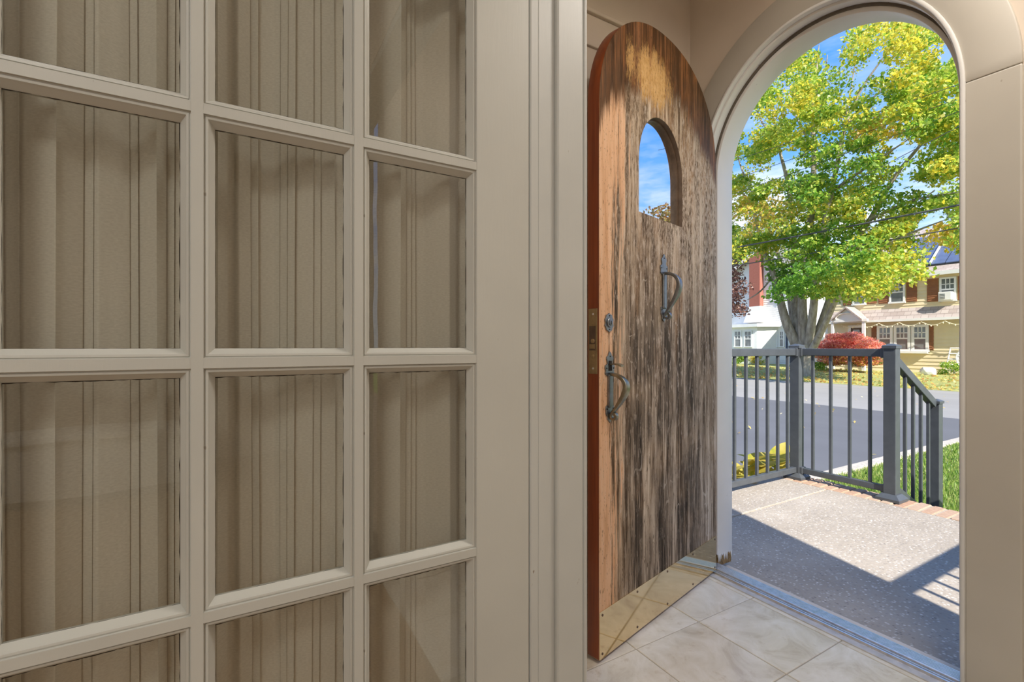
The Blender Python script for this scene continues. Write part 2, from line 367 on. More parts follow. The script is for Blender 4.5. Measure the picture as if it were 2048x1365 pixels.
def superarch(cx, half, z0, spring, rise, p, n=40, w=None):
    pts = [(cx - half, z0)]
    for i in range(n + 1):
        t = math.pi * i / n; c, s = math.cos(t), math.sin(t)
        pts.append((cx - half * math.copysign(abs(c) ** (2 / p), c), spring + rise * abs(s) ** (2 / p)))
    pts.append((cx + half, z0)); return pts
def PX(x, y, Y):                  # point on the plane at distance Y in front of the house seen along a sight line
    a, b = (x - CX) / FPX, (CY - y) / FPX; d = Vector((-SN + a * CS, CS + a * SN, b)); return d * (Y / d.y) + Vector((0, 0, EYE))

# ================================================================== THE ENTRY: walls, floor, ceiling
FY0, FY1 = 1.835, 1.98            # front wall faces
WX = -1.494                       # side wall of the entry
XZ = lambda p, q, w: (p, w, q)
ARC = (-.971, 1.76)               # arch centre x and spring height
w = MB().prism([(-1.62, -.03), (.81, -.03), (.81, 3.4), (-1.62, 3.4)], FY0, FY1, XZ, [superarch(ARC[0], .475, -.02, ARC[1], .51, 2.0)])
put(w.build('wall_front', 'wall_paint'), 'cream front wall of the entry pierced by the arched doorway', 'wall', kind='structure')
put(box('wall_left', -1.62, WX, .60, FY0, 0, 3.4, 'wall_paint'), 'cream side wall of the entry behind the open arched door', 'wall', kind='structure')
put(box('wall_right', .69, .81, .60, FY0, 0, 3.4, 'wall_paint'), 'cream side wall of the entry beyond the frame', 'wall', kind='structure')
p = MB(); p.box(-4, -.762, .470, .60, 0, 3.4).box(.93, 3.5, .470, .60, 0, 3.4).box(-.762, .93, .470, .60, 2.125, 3.4)
put(p.build('wall_partition', 'wall_paint'), 'cream wall between the room and the entry', 'wall', kind='structure')
p = MB(); p.box(-4.12, -4, -4.5, .60, 0, 3.4).box(3.5, 3.62, -4.5, .60, 0, 3.4).box(-4.12, 3.62, -4.62, -4.5, 0, 3.4)
put(p.build('wall_room', 'wall_paint'), 'cream walls of the room behind the camera', 'wall', kind='structure')
p = MB(); p.box(-4.12, 3.62, -4.62, .60, 2.62, 2.75).box(-1.62, .81, .60, FY1, 2.62, 2.75)
put(p.build('ceiling', 'ceiling_paint'), 'flat off-white ceiling over room and entry', 'ceiling', kind='structure')
p = MB(); p.box(-4.12, 3.62, -4.62, .60, 3.4, 3.6).box(-1.62, .81, .60, FY1, 3.4, 3.6)
put(p.build('roof', 'dark_shingle'), 'flat dark roof over the entry and room', 'roof', kind='structure')
MAT['oak'] = plain('oak_floorboards', (.36, .22, .11), .4, 0, .2, 8)
put(box('floor_room', -4, 3.5, -4.5, .535, -.1, 0, 'oak'), 'brown wooden floor of the room beside the entry', 'floor', kind='structure')

fl = empty('floor', (0, 0, 0)); put(fl, 'beige stone tiled floor of the entry', 'floor', kind='structure')
box('grout_bed', WX, .69, .535, 1.79, -.1, -.0025, 'grout', fl)
TX, TY, TP = -1.1455, 1.451, .3185
for i in range(-2, 7):
    for j in range(-3, 2):
        x0, x1 = max(WX, TX + i * TP), min(.69, TX + (i + 1) * TP); y0, y1 = max(.535, TY + (j) * .308), min(1.79, TY + (j + 1) * .308)
        if x1 - x0 < .02 or y1 - y0 < .02: continue
        g = .0017
        MB().box(x0 + g, x1 - g, y0 + g, y1 - g, -.01, 0).build('tile', 'tile', fl, bevel=.0015, bseg=1)

# closet door casing high on the side wall
t = empty('trim_closet', (WX, 1.0, 2.2)); put(t, 'painted door head moulding high on the entry side wall', 'trim', kind='structure')
box('casing_head', WX, WX + .022, .70, 1.50, 2.195, 2.318, 'wall_paint', t, bevel=.004)
box('casing_cap', WX, WX + .036, .68, 1.52, 2.318, 2.335, 'wall_paint', t, bevel=.004)
for y0 in (.72, 1.38): box('casing_leg', WX, WX + .02, y0, y0 + .10, 0, 2.195, 'wall_paint', t, bevel=.004)
box('closet_panel', WX, WX + .010, .82, 1.38, .01, 2.195, 'wall_paint', t)

# ------------------------------------------------------------------ arched frame of the front door
fr = empty('trim_arch', (ARC[0], FY0, 0)); put(fr, 'white arched door frame with casing and dark weatherstrip', 'door frame', kind='structure')
def arch_ring(h0, h1, r0, r1, y0, y1, z0=0.0, n=48):
    a = superarch(ARC[0], h0, z0, ARC[1], r0, 2.0, n); b = superarch(ARC[0], h1, z0, ARC[1], r1, 2.0, n); m = MB()
    k = len(a); vs = []
    for (p, q) in zip(a, b): vs += [(p[0], y0, p[1]), (q[0], y0, q[1]), (q[0], y1, q[1]), (p[0], y1, p[1])]
    fs = []
    for i in range(k - 1):
        for j in range(4): fs.append((4 * i + j, 4 * i + (j + 1) % 4, 4 * i + 4 + (j + 1) % 4, 4 * i + 4 + j))
    fs += [(0, 1, 2, 3), tuple(4 * (k - 1) + j for j in (3, 2, 1, 0))]
    return m.add(vs, fs)
# flat casing on the inside face: two legs and a head, split at the spring line
def casing(z0, z1, arc):
    h0, h1, r0, r1, y0, y1 = .446, .563, .478, .600, FY0 - .014, FY0 + .002
    if not arc: return [MB().box(ARC[0] + s * h0 if s > 0 else ARC[0] - h1, ARC[0] + s * h1 if s > 0 else ARC[0] - h0, y0, y1, z0, z1) for s in (-1, 1)]
    m = MB(); vs = []; n = 56
    A = superarch(ARC[0], h0, z0, ARC[1], r0, 2.0, n)[1:-1]; B = superarch(ARC[0], h1, z0, ARC[1], r1, 2.0, n)[1:-1]
    for p, q in zip(A, B): vs += [(p[0], y0, p[1]), (q[0], y0, q[1]), (q[0], y1, q[1]), (p[0], y1, p[1])]
    fs = [(4 * i + j, 4 * i + (j + 1) % 4, 4 * i + 4 + (j + 1) % 4, 4 * i + 4 + j) for i in range(len(A) - 1) for j in range(4)] + [(0, 1, 2, 3), tuple(4 * (len(A) - 1) + j for j in (3, 2, 1, 0))]
    return [m.add(vs, fs)]
for m in casing(0, ARC[1] - .0004, False): m.build('casing_leg', 'casing_paint', fr, bevel=.005)
casing(ARC[1], 0, True)[0].build('casing_arch', 'casing_paint', fr, bevel=.005, smooth=30)
arch_ring(.437, .4475, .468, .479, FY0 - .020, FY0 + .004).build('casing_lip', 'frame_paint', fr, bevel=.003, smooth=30)
arch_ring(.431, .48, .459, .515, FY0 + .004, FY0 + .042).build('jamb', 'frame_paint', fr, bevel=.002, smooth=30)
arch_ring(.426, .48, .450, .515, FY0 + .042, FY0 + .050).build('weatherstrip', 'weather_seal', fr, smooth=30)
arch_ring(.4145, .48, .434, .515, FY0 + .050, FY1 + .012, .052).build('door_stop', 'frame_paint', fr, bevel=.003, smooth=30)
for s in (-1, 1):                 # rotted feet of the stop: splintered bare wood under torn paint
    xa = ARC[0] + s * .4175; xb = ARC[0] + s * .475; m = MB(); m.box(min(xa, xb), max(xa, xb), FY0 + .06, FY1 + .008, 0, .052)
    m.build('rotted_foot', 'rot', fr)
    m = MB(); y = FY0 + .058; random.seed(5 + s)
    while y < FY1 + .005:
        wd = random.uniform(.006, .014); zb = random.uniform(.012, .05)
        xs = ARC[0] + s * .415; xt = xs + s * .006
        m.add([(xs, y, .056), (xs, y + wd, .056), (xs, y + wd * .55, zb), (xt, y, .056), (xt, y + wd, .056), (xt, y + wd * .55, zb)], [(0, 1, 2), (5, 4, 3), (0, 3, 4, 1), (1, 4, 5, 2), (2, 5, 3, 0)]); y += wd
    m.build('torn_paint_edge', 'frame_paint', fr)

# threshold: stone strip, groove and ribbed aluminium saddle
th = empty('trim_threshold', (ARC[0], 1.84, 0)); put(th, 'ribbed aluminium threshold across the arched doorway', 'threshold', kind='structure')
x0, x1 = ARC[0] - .431, ARC[0] + .431
MAT['sill_stone'] = plain('grey_sill_stone', (.52, .52, .52), .5, 0, .15, 30)
box('saddle_strip', x0, x1, 1.778, 1.806, -.05, .004, 'sill_stone', th, bevel=.002)
prof = [(1.806, .002), (1.810, .003), (1.812, .011), (1.817, .0115), (1.818, .004), (1.822, .004), (1.823, .012), (1.827, .012), (1.828, .006), (1.834, .006), (1.835, .015)]
y = 1.838
for i in range(7): prof += [(y, .0165), (y + .0052, .0165), (y + .0056, .0135), (y + .0072, .0135)]; y += .0076
prof += [(y, .0155), (1.905, .002), (1.905, -.05), (1.806, -.05)]
MB().prism(prof, x0, x1, lambda p, q, ww: (ww, p, q)).build('ribbed_saddle', 'alu', th)
box('outer_sill', x0 - .02, x1 + .02, 1.905, FY1, -.1, -.026, 'concrete', th)

# ------------------------------------------------------------------ doorway lining beside the glazed door
jm = empty('trim_doorway', (-.75, .53, 0)); put(jm, 'grey painted doorway lining with stop bead beside the glazed door', 'door frame', kind='structure')
box('jamb_edge', -.775, -.7435, .4735, .4925, 0, 2.125, 'jamb_paint', jm, bevel=.003)
box('jamb_board', -.775, -.7450, .4925, .530, 0, 2.125, 'jamb_paint', jm, bevel=.0015)
box('door_stop', -.775, -.7365, .530, .594, 0, 2.125, 'jamb_paint', jm, bevel=.0045)
box('corner_bead', -.775, -.7355, .594, .603, 0, 2.125, 'jamb_paint', jm, bevel=.0035)
box('head_board', -.745, .93, .4735, .603, 2.095, 2.125, 'jamb_paint', jm)
box('right_jamb', .90, .93, .4735, .603, 0, 2.095, 'jamb_paint', jm)

# ================================================================== GLAZED DOOR (fifteen lights), swung open
FX = -.742
dg = empty('door_1', (FX - .02, .470, 0)); put(dg, 'grey painted glazed door with fifteen panes, swung open beside the doorway', 'door', kind='structure')
rows = [.307 + .335 * i for i in range(6)]; cols = [-.2408, -.0352, .1704]; PW, PH, MU = .192, .3214, .0136
DB = FX - .040
box('stile', DB, FX, .3624, .470, .012, 2.10, 'door_paint', dg, bevel=.0015)
box('stile', DB, FX, -.3484, -.2408, .012, 2.10, 'door_paint', dg, bevel=.0015)
box('top_rail', DB, FX - .0003, -.2408, .3624, rows[5] - MU / 2, 2.10, 'door_paint', dg)
box('bottom_rail', DB, FX - .0003, -.2408, .3624, .012, rows[0] + MU / 2, 'door_paint', dg)
for c in (-.0488, .1568): box('muntin', DB + .008, FX, c, c + MU, rows[0], rows[5], 'door_paint', dg)
for r in rows[1:5]: box('cross_muntin', DB + .008, FX - .0004, -.2408, .3624, r - MU / 2, r + MU / 2, 'door_paint', dg)
def ring(prof, hw, hh):           # mitred moulding round a pane; prof = (inset, depth)
    m = MB(); vs = []; k = len(prof)
    for sx, sz in ((-1, -1), (1, -1), (1, 1), (-1, 1)):
        for o, d in prof: vs.append((-d, sx * (hw - o), sz * (hh - o)))
    fs = [(c * k + i, c * k + i + 1, ((c + 1) % 4) * k + i + 1, ((c + 1) % 4) * k + i) for c in range(4) for i in range(k - 1)]
    return m.add(vs, fs)
bead = ring([(-.0005, .0010), (.0005, .0040), (.0018, .0042), (.0024, .0030), (.0052, .0034), (.0066, .0062), (.0118, .0140), (.0126, .0155), (.0126, .020), (-.0005, .020)], PW / 2, PH / 2).mesh('glazing_bead', 'door_paint')
def seam_ring():
    m = MB(); random.seed(3); hw, hh = PW / 2 - .0124, PH / 2 - .0124
    for ax in range(4):
        L = hh if ax % 2 == 0 else hw; n = 26; last = None
        for i in range(n + 1):
            t = -L + 2 * L * i / n; wd = random.choice((.0003, .0006, .0009, .0012)) * (1.25 if ax in (0, 1) else .55)
            a = (t, hw if ax % 2 == 0 else hh); b = (t, a[1] - wd); s = 1 if ax < 2 else -1
            q = [(-.0155, s * v, u) if ax % 2 == 0 else (-.0155, u, s * v) for u, v in (a, b)]
            if last: m.add([last[0], last[1], q[1], q[0]], [(0, 1, 2, 3)])
            last = q
    return m.mesh('putty_seam', 'dark_seam')
seam = seam_ring(); pane = MB().box(-.0175, -.0160, -PW / 2 + .01, PW / 2 - .01, -PH / 2 + .01, PH / 2 - .01).mesh('pane', 'glass')
for r in range(5):
    for c in cols:
        ctr = (FX, c + PW / 2, rows[r] + .1675)
        b = inst('glazing_bead', bead, dg, ctr); q = inst('pane', pane, dg, ctr); q2 = inst('putty_seam', seam, b, (0, 0, 0))
for z in (.3, 1.05, 1.8):         # butt hinges on the far edge
    MB().lathe([(.006, -.05), (.006, .05)], (DB - .004, .471, z), seg=10).build('hinge', 'old_brass', dg)

# curtain on the back of the glazed door
def curtain():
    random.seed(33); y, x = -.27, -.006; key = [(y, x)]
    while y < .385:               # flat pleats folded over one another, each tilted its own way
        wd = random.choice((.007, .011, .015, .021, .028)) * random.uniform(.8, 1.2); tgt = random.choice((-.024, -.018, .0, .006)) + random.uniform(-.003, .003)
        y += wd; x = x + max(-.95 * wd, min(.95 * wd, tgt - x)); key.append((y, x))
        if random.random() < .62:
            bk = random.uniform(.002, .006); y -= bk; x -= random.uniform(.004, .009); key.append((y, x))
    pts = []
    for (a, b), (c, d) in zip(key, key[1:]):
        k = max(3, int(math.hypot(c - a, d - b) / .0012)); pts += [(a + (c - a) * i / k, b + (d - b) * i / k) for i in range(k)]
    P = np.array(pts); ker = np.ones(3) / 3
    ys = np.convolve(np.pad(P[:, 0], 4, 'edge'), ker, 'same')[4:-4]; xs = np.convolve(np.pad(P[:, 1], 4, 'edge'), ker, 'same')[4:-4]
    n = len(ys); zs = np.linspace(.30, 1.99, 30); m = MB(); vs = []; fs = []
    for z in zs:
        for i in range(n):
            vs.append((DB - .024 + xs[i] * (1 + .10 * math.sin(z * 2 + i * .02)), ys[i] + .0016 * math.sin(z * 2.3 + i * .031), z))
    for j in range(len(zs) - 1):
        for i in range(n - 1): fs.append((j * n + i, j * n + i + 1, (j + 1) * n + i + 1, (j + 1) * n + i))
    m.add(vs, fs); return m
cu = empty('curtain', (DB - .03, .06, .3)); put(cu, 'gathered beige sheer curtain stretched behind the glazed door panes', 'curtain')
curtain().build('fabric', 'curtain', cu, smooth=50)
for z in (.30, 1.99): MB().tube([(DB - .05, -.27, z), (DB - .05, .39, z)], .005, 8).build('rod', 'old_brass', cu)

# ================================================================== ARCHED FRONT DOOR, open
DW, DT = .874, .045
ang = math.radians(13.78)         # leaf swings back from square to the wall
hinge = Vector((-1.356, 1.836, 0))
# local frame: x = hinge to lock edge, y = out of the weathered face, z up
da = empty('door_2', hinge, local=True); put(da, 'weathered arched wooden front door standing open, brass kick plate at its foot', 'door', kind='structure')
da.rotation_euler = (0, 0, math.atan2(-math.cos(ang), math.sin(ang)))
DP = lambda p, q, ww: (p, ww, q)
def outline(h, n=44): return superarch(DW / 2, h, .012, 1.755, .409 - (DW / 2 - h), 2.2, n)
WN = superarch(.478, .1615, 1.468, 1.64, .20, 2.1, 24)
def slab():
    m = MB(); m.prism(outline(DW / 2), 0, -DT, DP, [WN], 0, 1, 1)
    nh = len(WN); m.m[-nh:] = [2] * nh
    return m
MAT['walnut'] = plain('dark_stained_stop', (.13, .085, .055), .5, 0, .3, 30)
slab().build('leaf', ['weathered', 'varnish', 'walnut'], da, bevel=.0035, smooth=30)
m = MB(); m.prism([(p[0], p[1]) for p in superarch(.478, .172, 1.457, 1.64, .21, 2.1, 24)], -.026, -.030, DP); m.build('door_light', 'mirror_glass', da)
def light_lining():
    m = MB(); a = WN; b = superarch(.478, .1555, 1.474, 1.64, .194, 2.1, 24); vs = []
    for p, q in zip(a, b): vs += [(p[0], -.018, p[1]), (q[0], -.018, q[1]), (q[0], -.026, q[1]), (p[0], -.026, p[1])]
    k = len(a); fs = [(4 * i + j, 4 * i + (j + 1) % 4, 4 * ((i + 1) % k) + (j + 1) % 4, 4 * ((i + 1) % k) + j) for i in range(k) for j in range(4)]
    return m.add(vs, fs)
MAT['walnut'] = plain('dark_stained_stop', (.11, .06, .035), .5, 0, .3, 30)
light_lining().build('light_stop', 'walnut', da)
kp = MB().box(.004, DW - .001, 0, .0016, .012, .162).build('kick_plate', 'brass', da)
for zz in (.027, .149):
    for u in (.016, .228, .44, .652, DW - .016): MB().lathe([(.0042, 0), (.0038, .0014), (.0015, .002)], (u, .0016, zz), (0, 1, 0), 10).build('screw', 'walnut', kp)
# mortice plate on the lock edge
lp = MB().box(DW, DW + .0022, -.040, -.006, .911, 1.118).build('lock_plate', 'old_brass', da, bevel=.001, bseg=1)
MB().box(DW + .002, DW + .0035, -.036, -.012, .985, 1.062).build('latch_recess', 'walnut', lp)
MB().box(DW + .002, DW + .006, -.034, -.014, .99, 1.005).build('latch_bolt', 'old_brass', lp, bevel=.001)
for zz, r in ((1.015, .0075), (.966, .0062)): MB().lathe([(r, 0), (r, .002), (r * .6, .0035), (r * .3, .0035)], (DW + .0022, -.022, zz), (1, 0, 0), 14).build('button', 'old_brass', lp, smooth=True)
for zz in (.928, 1.100): MB().lathe([(.0035, 0), (.003, .001)], (DW + .0022, -.022, zz), (1, 0, 0), 10).build('screw', 'alu', lp)

def sym(pts): return pts + [(-x, z) for x, z in reversed(pts) if abs(x) > 1e-6]
def plate(pts, u, z, y0, y1, name, par, **kw): return MB().prism([(u + a, z + b) for a, b in sym(pts)], y0, y1, DP).build(name, 'iron', par, bevel=.0012, bseg=2, **kw)
CREST = [(0, .040), (.007, .034), (.010, .026), (.017, .023), (.019, .016), (.015, .008), (.014, .001), (.019, -.003), (.025, -.004), (.027, -.013), (.023, -.021), (.026, -.030), (.020, -.036), (.010, -.040)]
TAIL = [(.010, .028), (.019, .026), (.024, .018), (.021, .010), (.023, .003), (.016, -.006), (.012, -.010), (.013, -.018), (.007, -.022), (0, -.030)]
def pull(u, ztop, zbot, thumb, gm):
    h = D.objects.new('pull_handle', None); COL.objects.link(h); h.parent = da; h.location = (u, 0, 0); INV[h] = Matrix.Translation((-u, 0, 0))
    plate(CREST, u, ztop - .040, 0, .0045, 'crest_plate', h)
    plate(TAIL, u, zbot + .030, 0, .0045, 'tail_plate', h)
    MB().prism([(u - .0115, zbot + .05), (u + .0115, zbot + .05), (u + .0115, ztop - .074), (u - .0115, ztop - .074)], 0, .010, DP).build('back_bar', 'iron', h, bevel=.003)
    pts = []; n = 30; za, zb = ztop - .072, zbot + .026
    for i in range(n + 1):        # bowed grip: leaves the crest, swings out, sweeps back to the tail
        t = i / n; s = za + .004 * math.sin(t * math.pi) + (zb - za) * t
        o = .006 + .058 * (math.sin(math.pi * min(1, t * 1.0) ** .62)) ** .9 if t < 1 else .008
        pts.append((u, o, s))
    for i in range(1, 13):        # scroll at the foot
        a = math.pi * 1.0 + i / 12 * math.pi * 1.5; rr = .012 - .0045 * i / 12
        pts.append((u, .019 + rr * math.cos(a), zb - .002 + rr * math.sin(a)))
    rad = [.0065 + .0035 * math.sin(math.pi * min(1, i / n * 1.2)) if i <= n else .0062 for i in range(len(pts))]
    MB().tube(pts, rad, square=(1.2, .72)).build('grip', gm, h, bevel=.0016, smooth=50)
    for a, b in ((0, ztop - .016), (-.019, ztop - .054), (.019, ztop - .054), (-.016, zbot + .046), (.016, zbot + .046)):
        MB().lathe([(.0026, 0), (.0022, .0012)], (u + a, .0045, b), (0, 1, 0), 8).build('screw', 'dark_seam', h)
    if thumb:
        MB().prism([(u - .008, ztop - .062), (u + .008, ztop - .062), (u + .006, ztop - .030), (u - .006, ztop - .030)], .0045, .0065, DP).build('latch_slot', 'dark_seam', h)
        MB().tube([(u, .002, ztop - .043), (u, .018, ztop - .040), (u, .036, ztop - .041), (u, .050, ztop - .046)], [.0045, .005, .009, .0085], square=(1, .35)).build('thumb_latch', 'worn_iron', h, bevel=.001)
    return h
put(pull(.820, .982, .752, True, 'worn_iron'), 'iron pull handle with thumb latch near the lock edge')
put(pull(.470, 1.342, 1.088, False, 'iron'), 'iron pull handle fixed below the arched light')
lk = plate([(0, .031), (.008, .026), (.015, .025), (.018, .017), (.024, .010), (.021, 0), (.024, -.010), (.018, -.017), (.015, -.025), (.008, -.026), (0, -.031)], .824, 1.074, 0, .005, 'lock_escutcheon', da)
MB().lathe([(.0155, .004), (.0155, .008), (.014, .0095), (.0095, .0095), (.0095, .011), (.008, .0115)], (.824, 0, 1.074), (0, 1, 0), 20).build('cylinder', 'iron', lk, smooth=40)
MB().box(.8228, .8252, .0112, .0122, 1.068, 1.080).build('keyway', 'dark_seam', lk)
for b in (-.022, .022): MB().lathe([(.0025, 0), (.002, .001)], (.824, .005, 1.074 + b), (0, 1, 0), 8).build('screw', 'dark_seam', lk)
for z in (.25, 1.0, 1.65):
    MB().lathe([(.007, -.05), (.007, .05)], (-.004, -DT - .004, z), seg=10).build('hinge', 'old_brass', da)

# ================================================================== fill lights added out of view to brighten room and entry
def fill_light(name, loc, r, watts, label, color=(1, .93, .82)):  # made-up ceiling fixture whose area light brightens the interior
    o = empty(name, loc); put(o, label, 'fill_light')
    MB().lathe([(r * .55, 0), (r * .5, -.03)], loc, seg=24).build('canopy', 'old_brass', o)
    k = NT(name + '_diffuser'); e = k.n('Emission', Color=(*color, 1), Strength=2.2); k.end(e.outputs[0])
    MB().lathe([(r * .97, -.032), (r, -.06), (r * .8, -.09), (r * .4, -.105), (.01, -.11)], loc, seg=32).build('diffuser', k.m, o, smooth=50)
    l = D.lights.new(name + '_light', 'AREA'); l.shape = 'DISK'; l.size = r * 2; l.energy = watts; l.color = color
    lo = D.objects.new(name + '_light', l); COL.objects.link(lo); lo.location = (loc[0], loc[1], loc[2] - .125)
fill_light('ceiling_fill', (.75, -.75, 2.62), .30, 15, 'round frosted fill light added unseen on the room ceiling', (1, .985, .95))
fill_light('ceiling_fill', (1.9, -2.6, 2.62), .30, 22, 'round frosted fill light added unseen at the far end of the room', (1, .985, .95))
fill_light('ceiling_fill', (-2.2, -1.2, 2.62), .30, 22, 'round frosted fill light added unseen behind the glazed door', (1, .985, .95))  # added to light the curtain from the back
fill_light('ceiling_fill', (-.12, 1.30, 2.62), .17, 16, 'small round frosted fill light added unseen on the entry ceiling', (1, .93, .85))  # added to brighten the entry walls, floor and open leaf
fl_ = empty('floor_fill', (1.15, -1.35, 0)); put(fl_, 'standing fill light with a round shade, added unseen in the room', 'fill_light')  # added for level light on the glazed door and curtain
MB().lathe([(.15, 0), (.15, .015), (.03, .03), (.012, .05), (.012, 1.18)], (1.15, -1.35, 0), seg=20).build('stand', 'old_brass', fl_, smooth=40)
k = NT('fill_shade'); e = k.n('Emission', Color=(1, .975, .93, 1), Strength=5.8); k.end(e.outputs[0])  # glowing shade of the added standing light
MB().lathe([(.30 * math.cos(t), 1.45 + .30 * math.sin(t)) for t in np.linspace(-1.45, 1.45, 13)], (1.15, -1.35, 0), seg=24).build('shade', k.m, fl_, smooth=60)
rc = empty('radiator_cover', (2.6, -.75, 0)); put(rc, 'low white radiator cover against the far side of the room', 'radiator cover')
box('cover_top', 2.40, 2.85, -1.35, -.20, .40, .44, 'frame_paint', rc, bevel=.006)
box('cover_front', 2.44, 2.46, -1.30, -.25, .06, .40, 'frame_paint', rc)
for y in (-1.30, -.27): box('cover_side', 2.44, 2.83, y, y + .02, 0, .40, 'frame_paint', rc)
for i in range(9): box('slat', 2.43, 2.44, -1.22 + i * .105, -1.17 + i * .105, .10, .36, 'frame_paint', rc)

# ================================================================== PORCH
PZ, GZ = -.03, -.45
MAT['porch_mortar'] = plain('worn_porch_mortar', (.37, .32, .26), .95, 0, .2, 40)
po = empty('floor_porch', (0, FY1, PZ)); put(po, 'concrete porch landing with a brick edge', 'porch', kind='structure')
box('slab_bed', -2.2, .35, FY1, 3.90, GZ - .05, PZ - .008, 'porch_mortar', po)
for a, b in ((-2.2, -1.806), (-1.794, .35)): MB().box(a, b, FY1 + .002, 3.672, PZ - .06, PZ).build('slab', 'concrete', po, bevel=.004, bseg=1)
bm_ = MB().box(-.0305, .0305, -.105, .105, -.06, 0).mesh('brick', 'brick', bevel=.005, bseg=1)
x = -2.17
while x < .34: inst('brick', bm_, po, (x, 3.79 + random.uniform(-.004, .004), PZ + random.uniform(-.003, .003)), (0, 0, random.uniform(-.015, .015))); x += .0715
for i, (z, y) in enumerate(((-.17, 4.18), (-.31, 4.46))):
    s = box('porch_step', -1.44, -.46, 3.90, y, GZ - .05, z, 'concrete', bevel=.006)
    put(s, ('upper' if i == 0 else 'lower') + ' concrete porch step between the two railings', 'step', 'porch steps')

def railing(sx, ox, label):
    X = lambda x: ox + sx * (x + .95)
    r = empty('porch_railing', (X(-2.08), 3.79, PZ)); put(r, label, 'railing', 'porch railings')
    bal = MB().box(-.0095, .0095, -.0095, .0095, 0, 1).mesh('baluster', 'rail_metal', bevel=.0015, bseg=1)
    def post(x, y, z0, z1, skirt=True):
        p = MB().box(X(x) - .035, X(x) + .035, y - .035, y + .035, z0, z1 - .03).build('post', 'rail_metal', r, bevel=.003)
        c = MB(); a = .041
        c.box(X(x) - a, X(x) + a, y - a, y + a, z1 - .032, z1 - .014)
        q = lambda h, z: [(X(x) - h, y - h, z), (X(x) + h, y - h, z), (X(x) + h, y + h, z), (X(x) - h, y + h, z)]
        c.hexa(q(a, z1 - .014), q(.012, z1)); c.build('post_cap', 'rail_metal', p)
        if skirt:
            k = MB(); k.hexa(q(.068, z0), q(.068, z0 + .018)).hexa(q(.068, z0 + .018), q(.042, z0 + .045)); k.build('post_skirt', 'rail_metal', p)
        return p
    post(-2.08, 3.79, PZ, 1.014); post(-1.46, 3.79, PZ, 1.014); post(-1.46, 4.49, GZ, .606, False)
    def rail(name, a, b, hw, hh):
        MB().tube([a, b], 1.0, square=(hw, hh)).build(name, 'rail_metal', r, bevel=.004)
    rail('top_rail', (X(-2.045), 3.79, .952), (X(-1.495), 3.79, .952), .022, .027); rail('bottom_rail', (X(-2.045), 3.79, .038), (X(-1.495), 3.79, .038), .018, .021)
    rail('top_rail', (X(-2.08), 3.755, .952), (X(-2.08), FY1 + .1, .952), .022, .027); rail('bottom_rail', (X(-2.08), 3.755, .038), (X(-2.08), FY1 + .1, .038), .018, .021)
    post(-2.08, FY1 + .06, PZ, 1.014)
    for x in (-1.96, -1.835, -1.71, -1.585): inst('baluster', bal, r, (X(x), 3.79, .05), scale=(1, 1, .885))
    y = 3.664
    while y > FY1 + .15: inst('baluster', bal, r, (X(-2.08), y, .05), scale=(1, 1, .885)); y -= .13
    zt = lambda y: .905 - (y - 3.825) * .53
    rail('stair_rail', (X(-1.46), 3.825, zt(3.825)), (X(-1.46), 4.455, zt(4.455)), .022, .027)
    rail('stair_bottom_rail', (X(-1.46), 3.825, zt(3.825) - .86), (X(-1.46), 4.455, zt(4.455) - .86), .018, .021)
    for y in (3.99, 4.117, 4.243, 4.37): inst('baluster', bal, r, (X(-1.46), y, zt(y) - .86), scale=(1, 1, .84))
    for x, y in ((-2.04, 3.79), (-1.50, 3.79)):
        MB().box(X(x) - .014, X(x) + .014, y - .03, y + .03, .918, .985).build('bracket', 'rail_metal', r, bevel=.003)
        MB().box(X(x) - .014, X(x) + .014, y - .026, y + .026, .012, .064).build('bracket', 'rail_metal', r, bevel=.003)
    MB().box(X(-2.08) - .03, X(-2.08) + .03, 3.735, 3.763, .918, .985).build('bracket', 'rail_metal', r, bevel=.003)
railing(1, -.95, 'charcoal metal porch railing with stair rail, yellow leaves growing beside it')
railing(-1, -.95, 'matching charcoal porch railing outside the frame, throwing its shadow on the concrete')

# ================================================================== GROUND
put(box('ground', -90, 90, -40, 140, -.9, GZ - .03, 'soil'), 'bare earth under the lawns', 'ground', kind='structure')
put(box('street', -90, 90, 12.4, 19.8, GZ - .2, GZ - .006, 'old_asphalt'), 'pale worn asphalt street running past the houses', 'street', kind='structure')
put(box('driveway', -16, -2.86, -4, 12.4, GZ - .2, GZ, 'new_asphalt'), 'dark new asphalt driveway beside the porch', 'driveway', kind='structure')
cb = empty('driveway_curb', (-2.78, 8, GZ)); put(cb, 'pale concrete curb between driveway and lawn', 'curb', kind='structure')
y = 4.4
while y < 12.3: MB().box(-2.86, -2.72, y, y + 1.196, GZ - .1, GZ + .035).build('curb_segment', 'mortar', cb, bevel=.01); y += 1.2
put(box('lawn_front', -2.72, 40, 3.9, 12.4, GZ - .2, GZ, 'lawn'), 'green front lawn beside the porch', 'lawn', kind='structure')
put(box('bed_soil', -2.86, -2.2, 1.98, 4.4, GZ - .2, GZ + .01, 'soil'), 'narrow planting bed along the porch', 'ground', kind='structure')
put(box('lawn_across', -90, 90, 19.8, 120, GZ - .2, GZ, 'far_lawn'), 'yellowing leaf-strewn lawn across the street', 'lawn', kind='structure')

